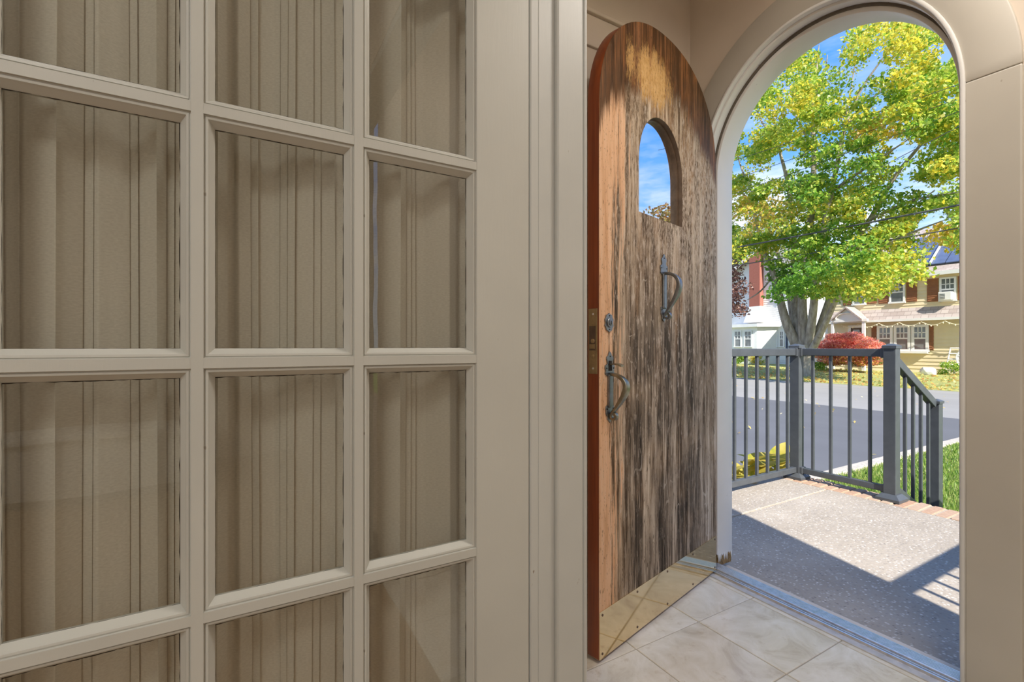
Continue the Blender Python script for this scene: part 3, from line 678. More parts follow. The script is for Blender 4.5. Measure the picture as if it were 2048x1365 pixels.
def colored_mesh(name, verts, faces_n, cols, mat, parent=None, origin=None):
    """verts (N*k,3) array, one k-gon per k verts, colour per polygon"""
    k = faces_n; n = len(verts) // k; me = D.meshes.new(name); me.vertices.add(len(verts))
    v = np.asarray(verts, dtype=np.float32)
    if parent is not None:
        inv = np.array(INV[parent]); v = v @ inv[:3, :3].T.astype(np.float32) + inv[:3, 3].astype(np.float32)
    me.vertices.foreach_set('co', v.astype(np.float32).ravel()); me.loops.add(n * k); me.loops.foreach_set('vertex_index', np.arange(n * k, dtype=np.int32))
    me.polygons.add(n); me.polygons.foreach_set('loop_start', np.arange(0, n * k, k, dtype=np.int32))
    a = me.color_attributes.new('Col', 'FLOAT_COLOR', 'CORNER')
    a.data.foreach_set('color', np.repeat(np.c_[np.asarray(cols), np.ones(n)], k, axis=0).astype(np.float32).ravel())
    me.materials.append(MAT[mat]); me.update(calc_edges=True); me.validate()
    o = D.objects.new(name, me); COL.objects.link(o)
    if parent is not None: o.parent = parent
    return o
def leaves(ctr, size, cols, flat=.0, aspect=.72):
    """rhombus leaves with random facing"""
    n = len(ctr); u = rng.normal(size=(n, 3)); u /= np.linalg.norm(u, axis=1)[:, None]
    w_ = rng.normal(size=(n, 3)); w_[:, 2] += flat; w_ -= (w_ * u).sum(1)[:, None] * u; w_ /= np.linalg.norm(w_, axis=1)[:, None]; s = np.cross(u, w_)
    sz = (size * rng.uniform(.65, 1.3, n))[:, None]; a = ctr - u * sz * .5; c = ctr + u * sz * .5
    b = ctr + s * sz * aspect * .5 - u * sz * .05 + w_ * sz * .10; d = ctr - s * sz * aspect * .5 - u * sz * .05 + w_ * sz * .10
    v = np.stack([a, b, c, d], 1).reshape(-1, 3); return v, cols

# grass blades on the near lawn
n = 60000; yy = 3.95 + (8.2 * rng.random(n) ** 1.5); xx = -2.70 + rng.random(n) * np.minimum(2.6, .6 + (yy - 3.9) * .9)
base = np.c_[xx, yy, np.full(n, GZ)]; th_ = rng.random(n) * 6.283; wd = .004 + .0015 * (yy - 4); h = rng.uniform(.03, .075, n)
tip = base + np.c_[rng.normal(0, .02, n), rng.normal(0, .02, n), h]; e = np.c_[np.cos(th_), np.sin(th_), np.zeros(n)] * wd[:, None]
gc = np.array([(.22, .36, .05), (.32, .46, .08), (.42, .52, .12), (.52, .52, .17), (.15, .27, .04)])[rng.integers(0, 5, n)] * rng.uniform(.8, 1.15, (n, 1))
g = colored_mesh('grass', np.stack([base - e, base + e, tip], 1).reshape(-1, 3), 3, gc, 'leaf'); put(g, 'short green grass blades on the front lawn', 'grass', kind='stuff')
# grass and fallen leaves across the street
n = 3800; c = np.c_[-24 + 22 * rng.random(n), 19.9 + 12 * rng.random(n) ** 1.3, np.full(n, GZ + .03)]
v, cc = leaves(c, np.full(n, .13), np.array([(.80, .62, .15), (.75, .50, .14), (.72, .68, .30), (.40, .44, .12), (.60, .32, .10)])[rng.integers(0, 5, n)], 4.0)
put(colored_mesh('fallen_leaves', v, 4, cc, 'leaf'), 'yellow fallen leaves scattered on the lawn across the street', 'leaves', kind='stuff')
n = 120; c = np.c_[-12 + 11 * rng.random(n), 5.5 + 14.2 * rng.random(n), np.full(n, GZ + .02)]; c = c[(c[:, 0] < -2.9) | (c[:, 1] > 12.4)]; n = len(c)
v, cc = leaves(c, np.full(n, .075), np.array([(.80, .62, .2), (.78, .5, .16), (.85, .75, .5)])[rng.integers(0, 3, n)], 6.0)
put(colored_mesh('fallen_leaves', v, 4, cc, 'leaf'), 'few yellow leaves lying on the dark asphalt driveway', 'leaves', kind='stuff')

# hostas turning yellow along the porch
def leaf_blade(L, Wd, bend):
    m = MB(); n = 9; vs = []
    for i in range(n + 1):
        t = i / n; w2 = Wd * (math.sin(math.pi * t ** .75) ** .9 if 0 < t < 1 else .02); x = L * t; z = L * (.55 * t - bend * t * t)
        vs += [(x, -w2, z + w2 * .25), (x, 0, z), (x, w2, z + w2 * .25)]
    fs = [(3 * i + j, 3 * i + j + 1, 3 * i + 4 + j, 3 * i + 3 + j) for i in range(n) for j in (0, 1)]
    return m.add(vs, fs)
k = NT('yellow_hosta_leaf'); sp = k.noise(k.coords(), 9, 3); cc = k.ramp(sp, [(.3, (.22, .32, .05)), (.45, (.52, .44, .07)), (.7, (.62, .50, .14))])
d_ = k.n('BsdfDiffuse', Color=cc); t_ = k.n('BsdfTranslucent', Color=cc); x_ = k.n('MixShader'); x_.inputs[0].default_value = .4
k.t.links.new(d_.outputs[0], x_.inputs[1]); k.t.links.new(t_.outputs[0], x_.inputs[2]); MAT['hosta'] = k.end(x_.outputs[0])
hl = [leaf_blade(.30, .085, .30).mesh('leaf', 'hosta', smooth=True), leaf_blade(.24, .07, .62).mesh('leaf', 'hosta', smooth=True)]
random.seed(9)
for i, (X_, Y_, lab) in enumerate(((-2.44, 3.30, 'yellowing hosta tuft by the porch railing, closest to the house'), (-2.46, 3.70, 'yellowing hosta tuft by the porch railing, in the middle of three'), (-2.42, 4.06, 'yellowing hosta tuft just behind the corner railing post'))):
    r = empty('hosta_plant', (X_, Y_, GZ)); put(r, lab, 'plant', 'hostas beside the porch')
    for j in range(19):
        a = j * 2.399 + random.uniform(-.3, .3); z = GZ + .27 + random.uniform(-.06, .16)
        o = inst('leaf', hl[j % 2], r, (X_ + .02 * math.cos(a), Y_ + .02 * math.sin(a), z), (random.uniform(-.3, .3), random.uniform(-.6, .15), a), (1, 1, 1))
    m = MB()
    for j in range(7): a = j * .9; m.tube([(X_ + .03 * math.cos(a), Y_ + .03 * math.sin(a), GZ), (X_ + .02 * math.cos(a), Y_ + .02 * math.sin(a), GZ + .30)], .006, 5)
    m.build('stems', 'hosta', r)

# ================================================================== HOUSES ACROSS THE STREET
def clap(m, x0, x1, Y, z0, z1, pitch=.20, proud=.03, th=.1):
    z = z0; vs = []; prof = []
    while z < z1 - .01:
        zt = min(z + pitch, z1); prof += [(Y - proud, z), (Y - .004, zt)]; z = zt
    for y, z in prof: vs += [(x0, y, z), (x1, y, z)]
    fs = [(2 * i, 2 * i + 1, 2 * i + 3, 2 * i + 2) for i in range(len(prof) - 1)]; m.add(vs, fs); return m.box(x0, x1, Y, Y + th, z0, z1)
def window(root, x0, x1, z0, z1, Y, grid=(3, 2), fw=.09, single=False, frame='white_trim'):
    m = MB(); m.box(x0 - fw, x0, Y - .06, Y + .04, z0 - fw, z1 + fw).box(x1, x1 + fw, Y - .06, Y + .04, z0 - fw, z1 + fw).box(x0, x1, Y - .06, Y + .04, z1, z1 + fw).box(x0 - fw - .03, x1 + fw + .03, Y - .10, Y + .04, z0 - fw, z0)
    zm = z0 + (z1 - z0) * .5; m.box(x0, x1, Y - .056, Y + .0, zm - .035, zm + .035)
    for i in range(1, grid[0]): x = x0 + (x1 - x0) * i / grid[0]; m.box(x - .019, x + .019, Y - .052, Y - .03, zm, z1)
    for i in range(1, grid[1]): z = zm + (z1 - zm) * i / grid[1]; m.box(x0, x1, Y - .052, Y - .03, z - .019, z + .019)
    f = m.build('window', frame, root)
    box('pane', x0, x1, Y - .036, Y - .03, zm, z1, 'far_glass', f); box('pane', x0, x1, Y - .036, Y - .03, z0, zm, 'far_glass', f)
    return f
def shutter(root, x0, x1, z0, z1, Y, mat='shutter'):
    m = MB(); m.box(x0, x1, Y - .05, Y - .01, z0, z1); n = int((z1 - z0) / .12)
    for i in range(n):
        z = z0 + .06 + i * (z1 - z0 - .1) / n; m.hexa([(x0 + .05, Y - .05, z), (x1 - .05, Y - .05, z), (x1 - .05, Y - .05, z + .06), (x0 + .05, Y - .05, z + .06)], [(x0 + .05, Y - .072, z), (x1 - .05, Y - .072, z), (x1 - .05, Y - .052, z + .06), (x0 + .05, Y - .052, z + .06)])
    return m.build('shutter', mat, root)
HY = 32.4                          # cream house, front wall
P = lambda x, y, Y=HY: PX(x, y, Y)
gx0, gx1 = P(1655, 700).x, P(1920, 700).x + 4.0
hs = empty('cream_house', ((gx0 + gx1) / 2, HY, GZ)); put(hs, 'cream clapboard house with brown shutters across the street', 'house')
z_pent_top = P(1800, 616).z; z_pent_bot = P(1800, 642, HY - .4).z; z_eave = P(1860, 551).z
clap(MB(), gx0, gx1, HY, z_pent_top - .3, z_eave).build('upper_wall', 'cream_siding', hs)
clap(MB(), gx0, gx1, HY - .02, GZ, z_pent_top - .2).build('lower_wall', 'cream_siding', hs)
box('corner_board', gx0 - .12, gx0 + .03, HY - .05, HY + .1, GZ, z_eave, 'white_trim', hs)
box('side_wall', gx0, gx0 + .15, HY + .1, HY + 8, GZ, z_eave, 'cream_siding', hs)
m = MB(); m.hexa([(gx0 - .3, HY, z_pent_top), (gx1, HY, z_pent_top), (gx1, HY, z_pent_top - .12), (gx0 - .3, HY, z_pent_top - .12)], [(gx0 - .3, HY - .40, z_pent_bot + .1), (gx1, HY - .40, z_pent_bot + .1), (gx1, HY - .40, z_pent_bot), (gx0 - .3, HY - .40, z_pent_bot)])
m.build('pent_roof', 'shingle', hs)
box('gutter', gx0 - .3, gx1, HY - .50, HY - .40, z_pent_bot - .03, z_pent_bot + .1, 'white_trim', hs)
RS = math.tan(math.radians(36)); ry = lambda y: z_eave + .12 + (y - (HY - .26)) * RS
m = MB(); q = lambda y, d: [(gx0 - .3, y, ry(y) - d), (gx1 + .3, y, ry(y) - d), (gx1 + .3, y, ry(y)), (gx0 - .3, y, ry(y))]
m.hexa(q(HY - .26, .14), q(HY + 4.2, .14)); m.hexa([(gx0 - .3, HY + 4.2, ry(HY + 4.2) - .14), (gx1 + .3, HY + 4.2, ry(HY + 4.2) - .14), (gx1 + .3, HY + 4.2, ry(HY + 4.2)), (gx0 - .3, HY + 4.2, ry(HY + 4.2))], [(gx0 - .3, HY + 8.6, z_eave), (gx1 + .3, HY + 8.6, z_eave), (gx1 + .3, HY + 8.6, z_eave + .14), (gx0 - .3, HY + 8.6, z_eave + .14)])
m.build('roof', 'shingle', hs)
MB().prism([(HY, z_eave), (HY + 8.2, z_eave), (HY + 4.2, ry(HY + 4.2) - .1)], gx0, gx0 + .15, lambda p, q_, w_: (w_, p, q_)).build('gable', 'cream_siding', hs)
box('eave_gutter', gx0 - .3, gx1 + .3, HY - .38, HY - .25, z_eave - .06, z_eave + .14, 'white_trim', hs)
box('eave_soffit', gx0 - .3, gx1 + .3, HY - .26, HY, z_eave - .04, z_eave, 'cream_siding', hs)
MAT['solar'] = plain('blue_solar_cells', (.09, .115, .20), .2, 0, .15, 3, 0, .8)
sx = gx1 - .3; nrm = Vector((0, -RS, 1)).normalized()
for i in range(6):
    for j in range(2):
        xb = sx - i * 1.10; ya = HY + .25 + j * 1.42; yb = ya + 1.38; l = Vector((0, 0, .1))
        m = MB(); m.hexa([Vector((xb - 1.06, ya, ry(ya))) + l, Vector((xb, ya, ry(ya))) + l, Vector((xb, yb, ry(yb))) + l, Vector((xb - 1.06, yb, ry(yb))) + l], [Vector((xb - 1.06, ya, ry(ya))) + l * 1.5, Vector((xb, ya, ry(ya))) + l * 1.5, Vector((xb, yb, ry(yb))) + l * 1.5, Vector((xb - 1.06, yb, ry(yb))) + l * 1.5])
        m.build('solar_panel', 'solar', hs)
xp = P(1857, 500).x; MB().tube([(xp, HY + .2, ry(HY + .2) + .24), (xp - .1, HY + 3.2, ry(HY + 3.2) + .24)], .06, 6).build('conduit', 'white_trim', hs)
# upper windows with shutters
for (a, b, t_, bt) in ((1709, 1729, 578, 608), (1783, 1807, 566, 604), (1884, 1909, 558, 600)):
    x0, x1 = P(a, 0).x, P(b, 0).x; xm = (a + b) / 2; window(hs, x0, x1, P(xm, bt).z, P(xm, t_).z, HY - .02)
    shutter(hs, x0 - .62, x0 - .14, P(xm, bt).z - .05, P(xm, t_).z + .08, HY); shutter(hs, x1 + .14, x1 + .62, P(xm, bt).z - .05, P(xm, t_).z + .08, HY)
tri = ((1761, 1782), (1795, 1817), (1830.5, 1853))
zt, zb = P(1806, 655.5).z, P(1806, 699).z
for a, b in tri: window(hs, P(a, 0).x, P(b, 0).x, zb, zt, HY - .08, fw=.13)
box('window_sill', P(1755, 0).x, P(1858, 0).x, HY - .24, HY, zb - .22, zb - .10, 'white_trim', hs)
shutter(hs, P(1744, 0).x, P(1754, 0).x, zb - .05, zt + .1, HY - .02); shutter(hs, P(1857, 0).x, P(1868, 0).x, zb - .05, zt + .1, HY - .02)
# portico gable over the front door
px0, px1, pap = P(1664, 642, HY - 1.0), P(1726, 642, HY - 1.0), P(1693, 617, HY - 1.0)
m = MB(); m.prism([(px0.x, px0.z), (px1.x, px1.z), (pap.x, pap.z)], HY - 1.0, HY - .9, XZ)
m.build('portico_gable', 'white_trim', hs)
m = MB()
for a, b in ((px0, pap), (pap, px1)): m.hexa([(a.x, HY - 1.15, a.z), (b.x, HY - 1.15, b.z), (b.x, HY - 1.15, b.z + .1), (a.x, HY - 1.15, a.z + .1)], [(a.x, HY, a.z), (b.x, HY, b.z), (b.x, HY, b.z + .1), (a.x, HY, a.z + .1)])
m.build('portico_roof', 'shingle', hs)
box('portico_beam', px0.x - .2, px1.x + .2, HY - 1.02, HY - .8, px0.z - .10, px0.z + .04, 'white_trim', hs)
cxp = (px0.x + px1.x) / 2; m = MB(); pts = [(cxp + .62 * math.cos(t), HY - 1.03, px0.z + .08 + .34 * math.sin(t)) for t in np.linspace(0, math.pi, 15)]; m.tube(pts, .05, 6); m.build('arch_trim', 'white_trim', hs)
for x in (px0.x, px1.x): box('portico_post', x - .07, x + .07, HY - .98, HY - .84, GZ, px0.z - .1, 'white_trim', hs)
dx0, dx1 = P(1703, 0).x, P(1725, 0).x; zd = P(1714, 656).z
d = box('front_door', dx0, dx1, HY - .06, HY, GZ + .2, zd, 'walnut', hs)
box('door_light', dx0 + .12, dx1 - .12, HY - .07, HY - .055, zd - .75, zd - .12, 'far_glass', d)
m = MB(); m.box(dx0 - .15, dx0, HY - .1, HY, GZ, zd + .15).box(dx1, dx1 + .15, HY - .1, HY, GZ, zd + .15).box(dx0, dx1, HY - .1, HY, zd, zd + .15); m.build('door_surround', 'white_trim', hs)

ac = empty('air_conditioner', P(1896, 600, HY - .3)); put(ac, 'white window air conditioner in an upper window of the cream house', 'air conditioner')
a0, a1 = P(1884, 602), P(1908, 584)
box('housing', a0.x - .02, a1.x + .02, HY - .45, HY - .02, a0.z, a1.z, 'white_trim', ac, bevel=.02)
box('grille', a0.x + .06, a1.x - .22, HY - .47, HY - .45, a0.z + .08, a1.z - .08, 'far_glass', ac)
for i in range(5): z = a0.z + .1 + i * .075; box('louver', a0.x + .06, a1.x - .22, HY - .485, HY - .47, z, z + .02, 'white_trim', ac)

sl = empty('string_light', P(1800, 648, HY - 1.2)); put(sl, 'scalloped string of small lights under the cream house gutter', 'string light')
MAT['bulb_cord'] = plain('cream_light_cord', (.80, .72, .50), .5)
xa, xb = P(1690, 0).x, gx1 - .5; n = 9; m = MB(); pts = []
for i in range(n):
    for j in range(12): t = j / 12; pts.append((xa + (xb - xa) * (i + t) / n, HY - .52, z_pent_bot - .10 - .20 * math.sin(math.pi * t)))
m.tube(pts, .016, 5); m.build('cord', 'bulb_cord', sl)
for q_ in pts[2::3]: MB().lathe([(.02, 0), (.035, -.04), (.02, -.08)], (q_[0], q_[1], q_[2]), seg=6).build('bulb', 'bulb_cord', sl)

# garden bits in front of the cream house
tr = empty('garden_trellis', P(1907, 740, HY - 1)); put(tr, 'white lattice trellis leaning against the cream house', 'trellis')
x0, x1 = P(1893, 0, HY - 1).x, P(1893, 0, HY - 1).x + 1.5; zt_ = P(1905, 697, HY - 1).z; m = MB()
for i in range(5): x = x0 + (x1 - x0) * i / 4; MB().tube([(x, HY - 1.2, GZ), (x, HY - .5, zt_)], .03, 4).build('upright', 'white_trim', tr)
for i in range(5): z = GZ + .2 + (zt_ - GZ - .2) * i / 4; y = HY - 1.2 + .7 * (z - GZ) / (zt_ - GZ) - .03; MB().tube([(x0, y, z), (x1, y, z)], .03, 4).build('crossbar', 'white_trim', tr)
MB().tube([(x0 + .75 + .42 * math.cos(t), HY - .85, GZ + .85 + .42 * math.sin(t)) for t in np.linspace(0, 6.283, 17)], .035, 5).build('ring', 'white_trim', tr)
def rock(name, c, r, mat, label, cat='rock'):
    random.seed(2); bm = bmesh.new(); bmesh.ops.create_icosphere(bm, subdivisions=2, radius=1)
    for v in bm.verts: v.co = Vector((v.co.x * r[0], v.co.y * r[1], v.co.z * r[2])) * (1 + random.uniform(-.16, .16))
    me = D.meshes.new(name); bm.to_mesh(me); bm.free(); me.materials.append(MAT[mat]); o = D.objects.new(name, me); COL.objects.link(o); o.location = c; put(o, label, cat)
c_ = P(1856, 741, HY - 2.5); rock('garden_stone', (c_.x, HY - 2.5, GZ + .15), (.34, .26, .24), 'white_trim', 'white garden stone on the lawn before the cream house')

# white gabled house
WY = 37.0; Q = lambda x, y, Y=WY: PX(x, y, Y)
wl, wr = Q(1440, 0).x, Q(1588, 0).x
wh = empty('white_house', ((wl + wr) / 2, WY, GZ)); put(wh, 'white gabled house with red brick chimney across the street', 'house')
apex = Q(1530, 492); ze = Q(1470, 568).z
z = ze; m = MB(); clap(m, wl, wr, WY, GZ, ze, .16)
m.prism([(wl, ze), (wr, ze), (apex.x, apex.z)], WY - .01, WY + .1, XZ); m.build('gable_wall', 'white_siding', wh)
m = MB()
for a, b in (((wl - .5, ze - .35), (apex.x, apex.z)), ((apex.x, apex.z), (wr + .5, ze - .35))): m.hexa([(a[0], WY - .5, a[1]), (b[0], WY - .5, b[1]), (b[0], WY - .5, b[1] + .2), (a[0], WY - .5, a[1] + .2)], [(a[0], WY + 9, a[1]), (b[0], WY + 9, b[1]), (b[0], WY + 9, b[1] + .2), (a[0], WY + 9, a[1] + .2)])
m.build('roof', 'dark_shingle', wh)
m = MB()
for a, b in (((wl - .5, ze - .37), (apex.x, apex.z)), ((apex.x, apex.z), (wr + .5, ze - .37))): m.hexa([(a[0], WY - .56, a[1] - .18), (b[0], WY - .56, b[1] - .18), (b[0], WY - .56, b[1] + .16), (a[0], WY - .56, a[1] + .16)], [(a[0], WY - .5, a[1] - .18), (b[0], WY - .5, b[1] - .18), (b[0], WY - .5, b[1] + .16), (a[0], WY - .5, a[1] + .16)])
m.build('rake_board', 'white_trim', wh)
box('side_wall', wr - .1, wr, WY + .1, WY + 8.5, GZ, ze, 'white_siding', wh)
c0, c1 = Q(1499, 614, WY - .5), Q(1520, 500, WY - .5)
ch = MB().box(c0.x, c1.x, WY - .55, WY + .1, c0.z, c1.z).build('chimney', 'chimney', wh)
box('chimney_cap', c0.x - .06, c1.x + .06, WY - .62, WY + .16, c1.z, c1.z + .12, 'mortar', ch)
m = MB(); m.hexa([(c0.x - .5, WY - .55, c0.z - 1.3), (c1.x + .1, WY - .55, c0.z - 1.3), (c1.x + .1, WY, c0.z - 1.3), (c0.x - .5, WY, c0.z - 1.3)], [(c0.x, WY - .55, c0.z), (c1.x, WY - .55, c0.z), (c1.x, WY, c0.z), (c0.x, WY, c0.z)]); m.build('chimney_base', 'white_siding', wh)
zb_ = Q(1500, 652).z; box('belt_trim', wl, wr, WY - .12, WY, zb_ - .2, zb_ + .12, 'white_trim', wh)
b0, b1 = Q(1455, 0, WY - 1.2).x, Q(1514, 0, WY - 1.2).x; zbt = Q(1490, 655, WY - 1.2).z
MB().prism([(b0, WY), (b0 + .1, WY - 1.2), (b1, WY - 1.2), (b1 + 1.0, WY)], GZ, zbt, lambda p, q_, w_: (p, q_, w_)).build('bay_wall', 'white_siding', wh)
MB().prism([(b0 - .3, WY), (b0 - .3, WY - 1.5), (b1 + .2, WY - 1.5), (b1 + 1.4, WY)], zbt, zbt + .25, lambda p, q_, w_: (p, q_, w_)).build('bay_roof', 'white_trim', wh)
for a, b in ((1471, 1481.5), (1491, 1502.5)): window(wh, Q(a, 0, WY - 1.2).x, Q(b, 0, WY - 1.2).x, Q(a, 693, WY - 1.2).z, Q(a, 664, WY - 1.2).z, WY - 1.22, (2, 2))
for a, b in ((1535, 1540.5), (1548, 1554), (1561, 1567)): window(wh, Q(a, 0).x, Q(b, 0).x, Q(a, 693).z, Q(a, 664).z, WY - .02, (2, 2))
for a, b in ((1527, 1531), (1572, 1576)): shutter(wh, Q(a, 0).x, Q(b, 0).x, Q(a, 698).z, Q(a, 660).z, WY, 'navy_shutter')
window(wh, Q(1545, 0).x, Q(1556, 0).x, Q(1545, 600).z, Q(1545, 565).z, WY - .02, (2, 2))

# ================================================================== TREES
def blob(c, r, n, shell=.55):
    d = rng.normal(size=(n, 3)); d /= np.linalg.norm(d, axis=1)[:, None]; rad = (shell + (1 - shell) * rng.random(n)) ** 1.0
    return np.array(c) + d * rad[:, None] * np.array(r)
PAL = {'g': [(.11, .27, .025), (.17, .36, .035), (.26, .46, .05)], 'l': [(.30, .46, .045), (.44, .58, .07), (.58, .64, .10)],
       'y': [(.80, .66, .05), (.88, .72, .08), (.66, .60, .08)], 'o': [(.86, .58, .12), (.88, .66, .20), (.80, .50, .14)],
       'r': [(.72, .19, .16), (.84, .33, .28), (.90, .46, .40), (.82, .40, .19)], 'p': [(.20, .085, .07), (.32, .15, .12), (.46, .26, .20)], 'b': [(.14, .20, .07), (.24, .29, .12), (.34, .36, .18)],
       'u': [(.30, .16, .06), (.42, .25, .10), (.34, .30, .10)]}
def clump_leaves(clumps, size, per, flat=1.2):
    V, C = [], []
    for c, r, kinds in clumps:
        n = int(per * rng.uniform(.7, 1.3)); pts = blob(c, r, n)
        pal = np.array([PAL[k_][rng.integers(0, len(PAL[k_]))] for k_ in rng.choice(list(kinds), n)]) * rng.uniform(.82, 1.18, (n, 1))
        v, cc = leaves(pts, np.full(n, size), pal, flat); V.append(v); C.append(cc)
    return np.concatenate(V), np.concatenate(C)
MY = 23.7
mt = empty('maple_tree', PX(1612, 752, MY)); put(mt, 'big multi-stemmed maple with green and yellow leaves across the street', 'tree')
mt_b = PX(1613, 750, MY); tk = MB()
def limb(px, r0, r1, dy=0.0, sub=6):
    pts = []
    for i in range(len(px) - 1):
        for j in range(sub):
            t = j / sub; a, b = px[i], px[i + 1]; pts.append((a[0] + (b[0] - a[0]) * t, a[1] + (b[1] - a[1]) * t, (i + t) / (len(px) - 1)))
    pts.append((*px[-1], 1.0))
    P3 = [PX(x, y, MY + dy * min(1, t * 1.6)) for x, y, t in pts]
    for _ in range(3): P3 = [P3[0]] + [(P3[i - 1] + P3[i] * 2 + P3[i + 1]) / 4 for i in range(1, len(P3) - 1)] + [P3[-1]]
    tk.tube(P3, [r0 + (r1 - r0) * t for _, _, t in pts], 9); return P3
tk.tube([PX(1613, 757, MY), PX(1613, 738, MY), PX(1611, 715, MY), PX(1610, 690, MY)], [.40, .29, .33, .42], 12)
L = []
for px, r0, r1, dy in (
    ([(1604, 715), (1592, 688), (1574, 650), (1563, 612), (1555, 572), (1542, 535), (1528, 500), (1512, 440), (1500, 360)], .27, .05, -.4),
    ([(1604, 712), (1596, 668), (1590, 620), (1588, 560), (1588, 450), (1575, 360), (1556, 290), (1545, 210)], .25, .03, .8),
    ([(1609, 712), (1606, 660), (1604, 590), (1614, 500), (1627, 400), (1628, 300), (1625, 200), (1634, 130), (1638, 90)], .25, .02, 0),
    ([(1613, 712), (1621, 665), (1627, 620), (1631, 560), (1645, 470), (1664, 380), (1690, 250), (1720, 180), (1770, 110)], .22, .03, -.8),
    ([(1614, 712), (1632, 680), (1646, 640), (1660, 596), (1695, 510), (1740, 440), (1790, 350), (1850, 280), (1900, 200)], .24, .03, 1.2),
    ([(1614, 714), (1630, 690), (1652, 645), (1670, 603), (1715, 530), (1790, 480), (1850, 455), (1890, 440)], .18, .012, -1.5),
    ([(1602, 712), (1586, 650), (1578, 590), (1560, 520), (1530, 440), (1480, 380), (1440, 330)], .15, .03, 2.0)): L.append(limb(px, r0, r1, dy))
random.seed(4)
for (px, r0, dy) in (([(1628, 300), (1600, 250), (1570, 190)], .07, .5), ([(1627, 200), (1650, 150), (1655, 110)], .05, -.5), ([(1690, 250), (1740, 200), (1800, 150)], .07, .9), ([(1668, 380), (1740, 330), (1830, 270)], .08, -1),
    ([(1740, 440), (1820, 400), (1915, 385)], .07, -.5), ([(1556, 290), (1520, 240), (1500, 180)], .06, .5), ([(1500, 380), (1480, 330), (1470, 290)], .06, 0), ([(1705, 500), (1780, 450), (1870, 380)], .08, .4), ([(1690, 250), (1700, 190), (1710, 130)], .05, 1), ([(1850, 280), (1890, 220), (1930, 180)], .06, 1), ([(1545, 555), (1520, 585), (1495, 600)], .05, -2)):
    limb(px, r0, .02, dy, 5)
tk.build('trunk', 'bark', mt, smooth=60)
# crown clumps: sampled inside the crown outline, leaving sky gaps
crown = [(1430, 300), (1450, 210), (1490, 160), (1560, 110), (1640, 60), (1655, 130), (1685, 140), (1700, 85), (1730, 55), (1800, 40), (1880, 55), (1872, 100), (1820, 120), (1900, 110), (1980, 130), (2010, 300), (1990, 470), (1915, 520), (1870, 505), (1850, 545), (1780, 575), (1710, 590), (1650, 590), (1600, 595), (1500, 590), (1470, 540), (1430, 480)]
def inside(x, y, poly):
    c = False; j = len(poly) - 1
    for i in range(len(poly)):
        if (poly[i][1] > y) != (poly[j][1] > y) and x < (poly[j][0] - poly[i][0]) * (y - poly[i][1]) / (poly[j][1] - poly[i][1]) + poly[i][0]: c = not c
        j = i
    return c
HOLES = [(1668, 100, 26, 48), (1890, 118, 22, 20), (1492, 245, 14, 22), (1572, 318, 15, 20), (1815, 300, 30, 26), (1812, 368, 20, 16), (1905, 380, 22, 18), (1880, 432, 40, 14), (1742, 432, 20, 16), (1725, 165, 16, 12), (1770, 140, 18, 12), (1845, 470, 16, 10), (1870, 515, 40, 30), (1500, 560, 32, 40), (1910, 190, 12, 18), (1480, 335, 14, 10), (1680, 355, 10, 14), (1775, 195, 12, 10), (1545, 345, 8, 12), (1750, 225, 8, 8), (1590, 235, 8, 7)]
def kind(x, y):
    for cx_, cy_, rx, ry_, k_ in ((1800, 100, 75, 60, 'yyl'), (1590, 205, 50, 26, 'yyl'), (1765, 255, 40, 22, 'yo'), (1515, 430, 60, 36, 'oyl'), (1905, 500, 35, 45, 'oy'), (1620, 355, 70, 45, 'gl'), (1560, 565, 80, 45, 'g'), (1650, 500, 90, 55, 'gl'), (1745, 560, 70, 28, 'yll'), (1800, 520, 60, 30, 'lly'), (1610, 440, 80, 34, 'lly'), (1690, 330, 50, 50, 'gl'), (1800, 390, 70, 40, 'gl'), (1700, 460, 40, 30, 'yl')):
        if ((x - cx_) / rx) ** 2 + ((y - cy_) / ry_) ** 2 < 1: return k_
    return random.choice(('lly', 'llg', 'l', 'ly'))
clumps = []; random.seed(12); tries = 0
while len(clumps) < 690 and tries < 20000:
    tries += 1; x, y = random.uniform(1430, 2010), random.uniform(35, 600)
    if not inside(x, y, crown): continue
    s = random.uniform(.32, .78); pr = s * 950 / 24
    if any(((x - a) / (rx + pr * .75)) ** 2 + ((y - b) / (ry_ + pr * .6)) ** 2 < 1 for a, b, rx, ry_ in HOLES): continue
    dep = random.uniform(-1, 1) * 4.2 * math.sqrt(max(.1, 1 - ((x - 1700) / 330) ** 2 * .6))
    if y > 480: dep -= 1.6
    c = PX(x, y, MY + dep); clumps.append((c, (s * 1.25, s * 1.25, s * .62), kind(x, y)))
V, C = clump_leaves(clumps, .15, 150)
put(colored_mesh('foliage', V, 4, C, 'leaf', mt), kind='stuff')

def small_tree(name, label, base, clumps, size, per, trunk, mat='bark', cat='tree', flat=1.2):
    r = empty(name, base); put(r, label, cat); m = MB()
    for pts, rr in trunk: m.tube(pts, rr, 7)
    m.build('trunk', mat, r, smooth=60); V, C = clump_leaves(clumps, size, per, flat)
    put(colored_mesh('foliage', V, 4, C, 'leaf', r), kind='stuff'); return r
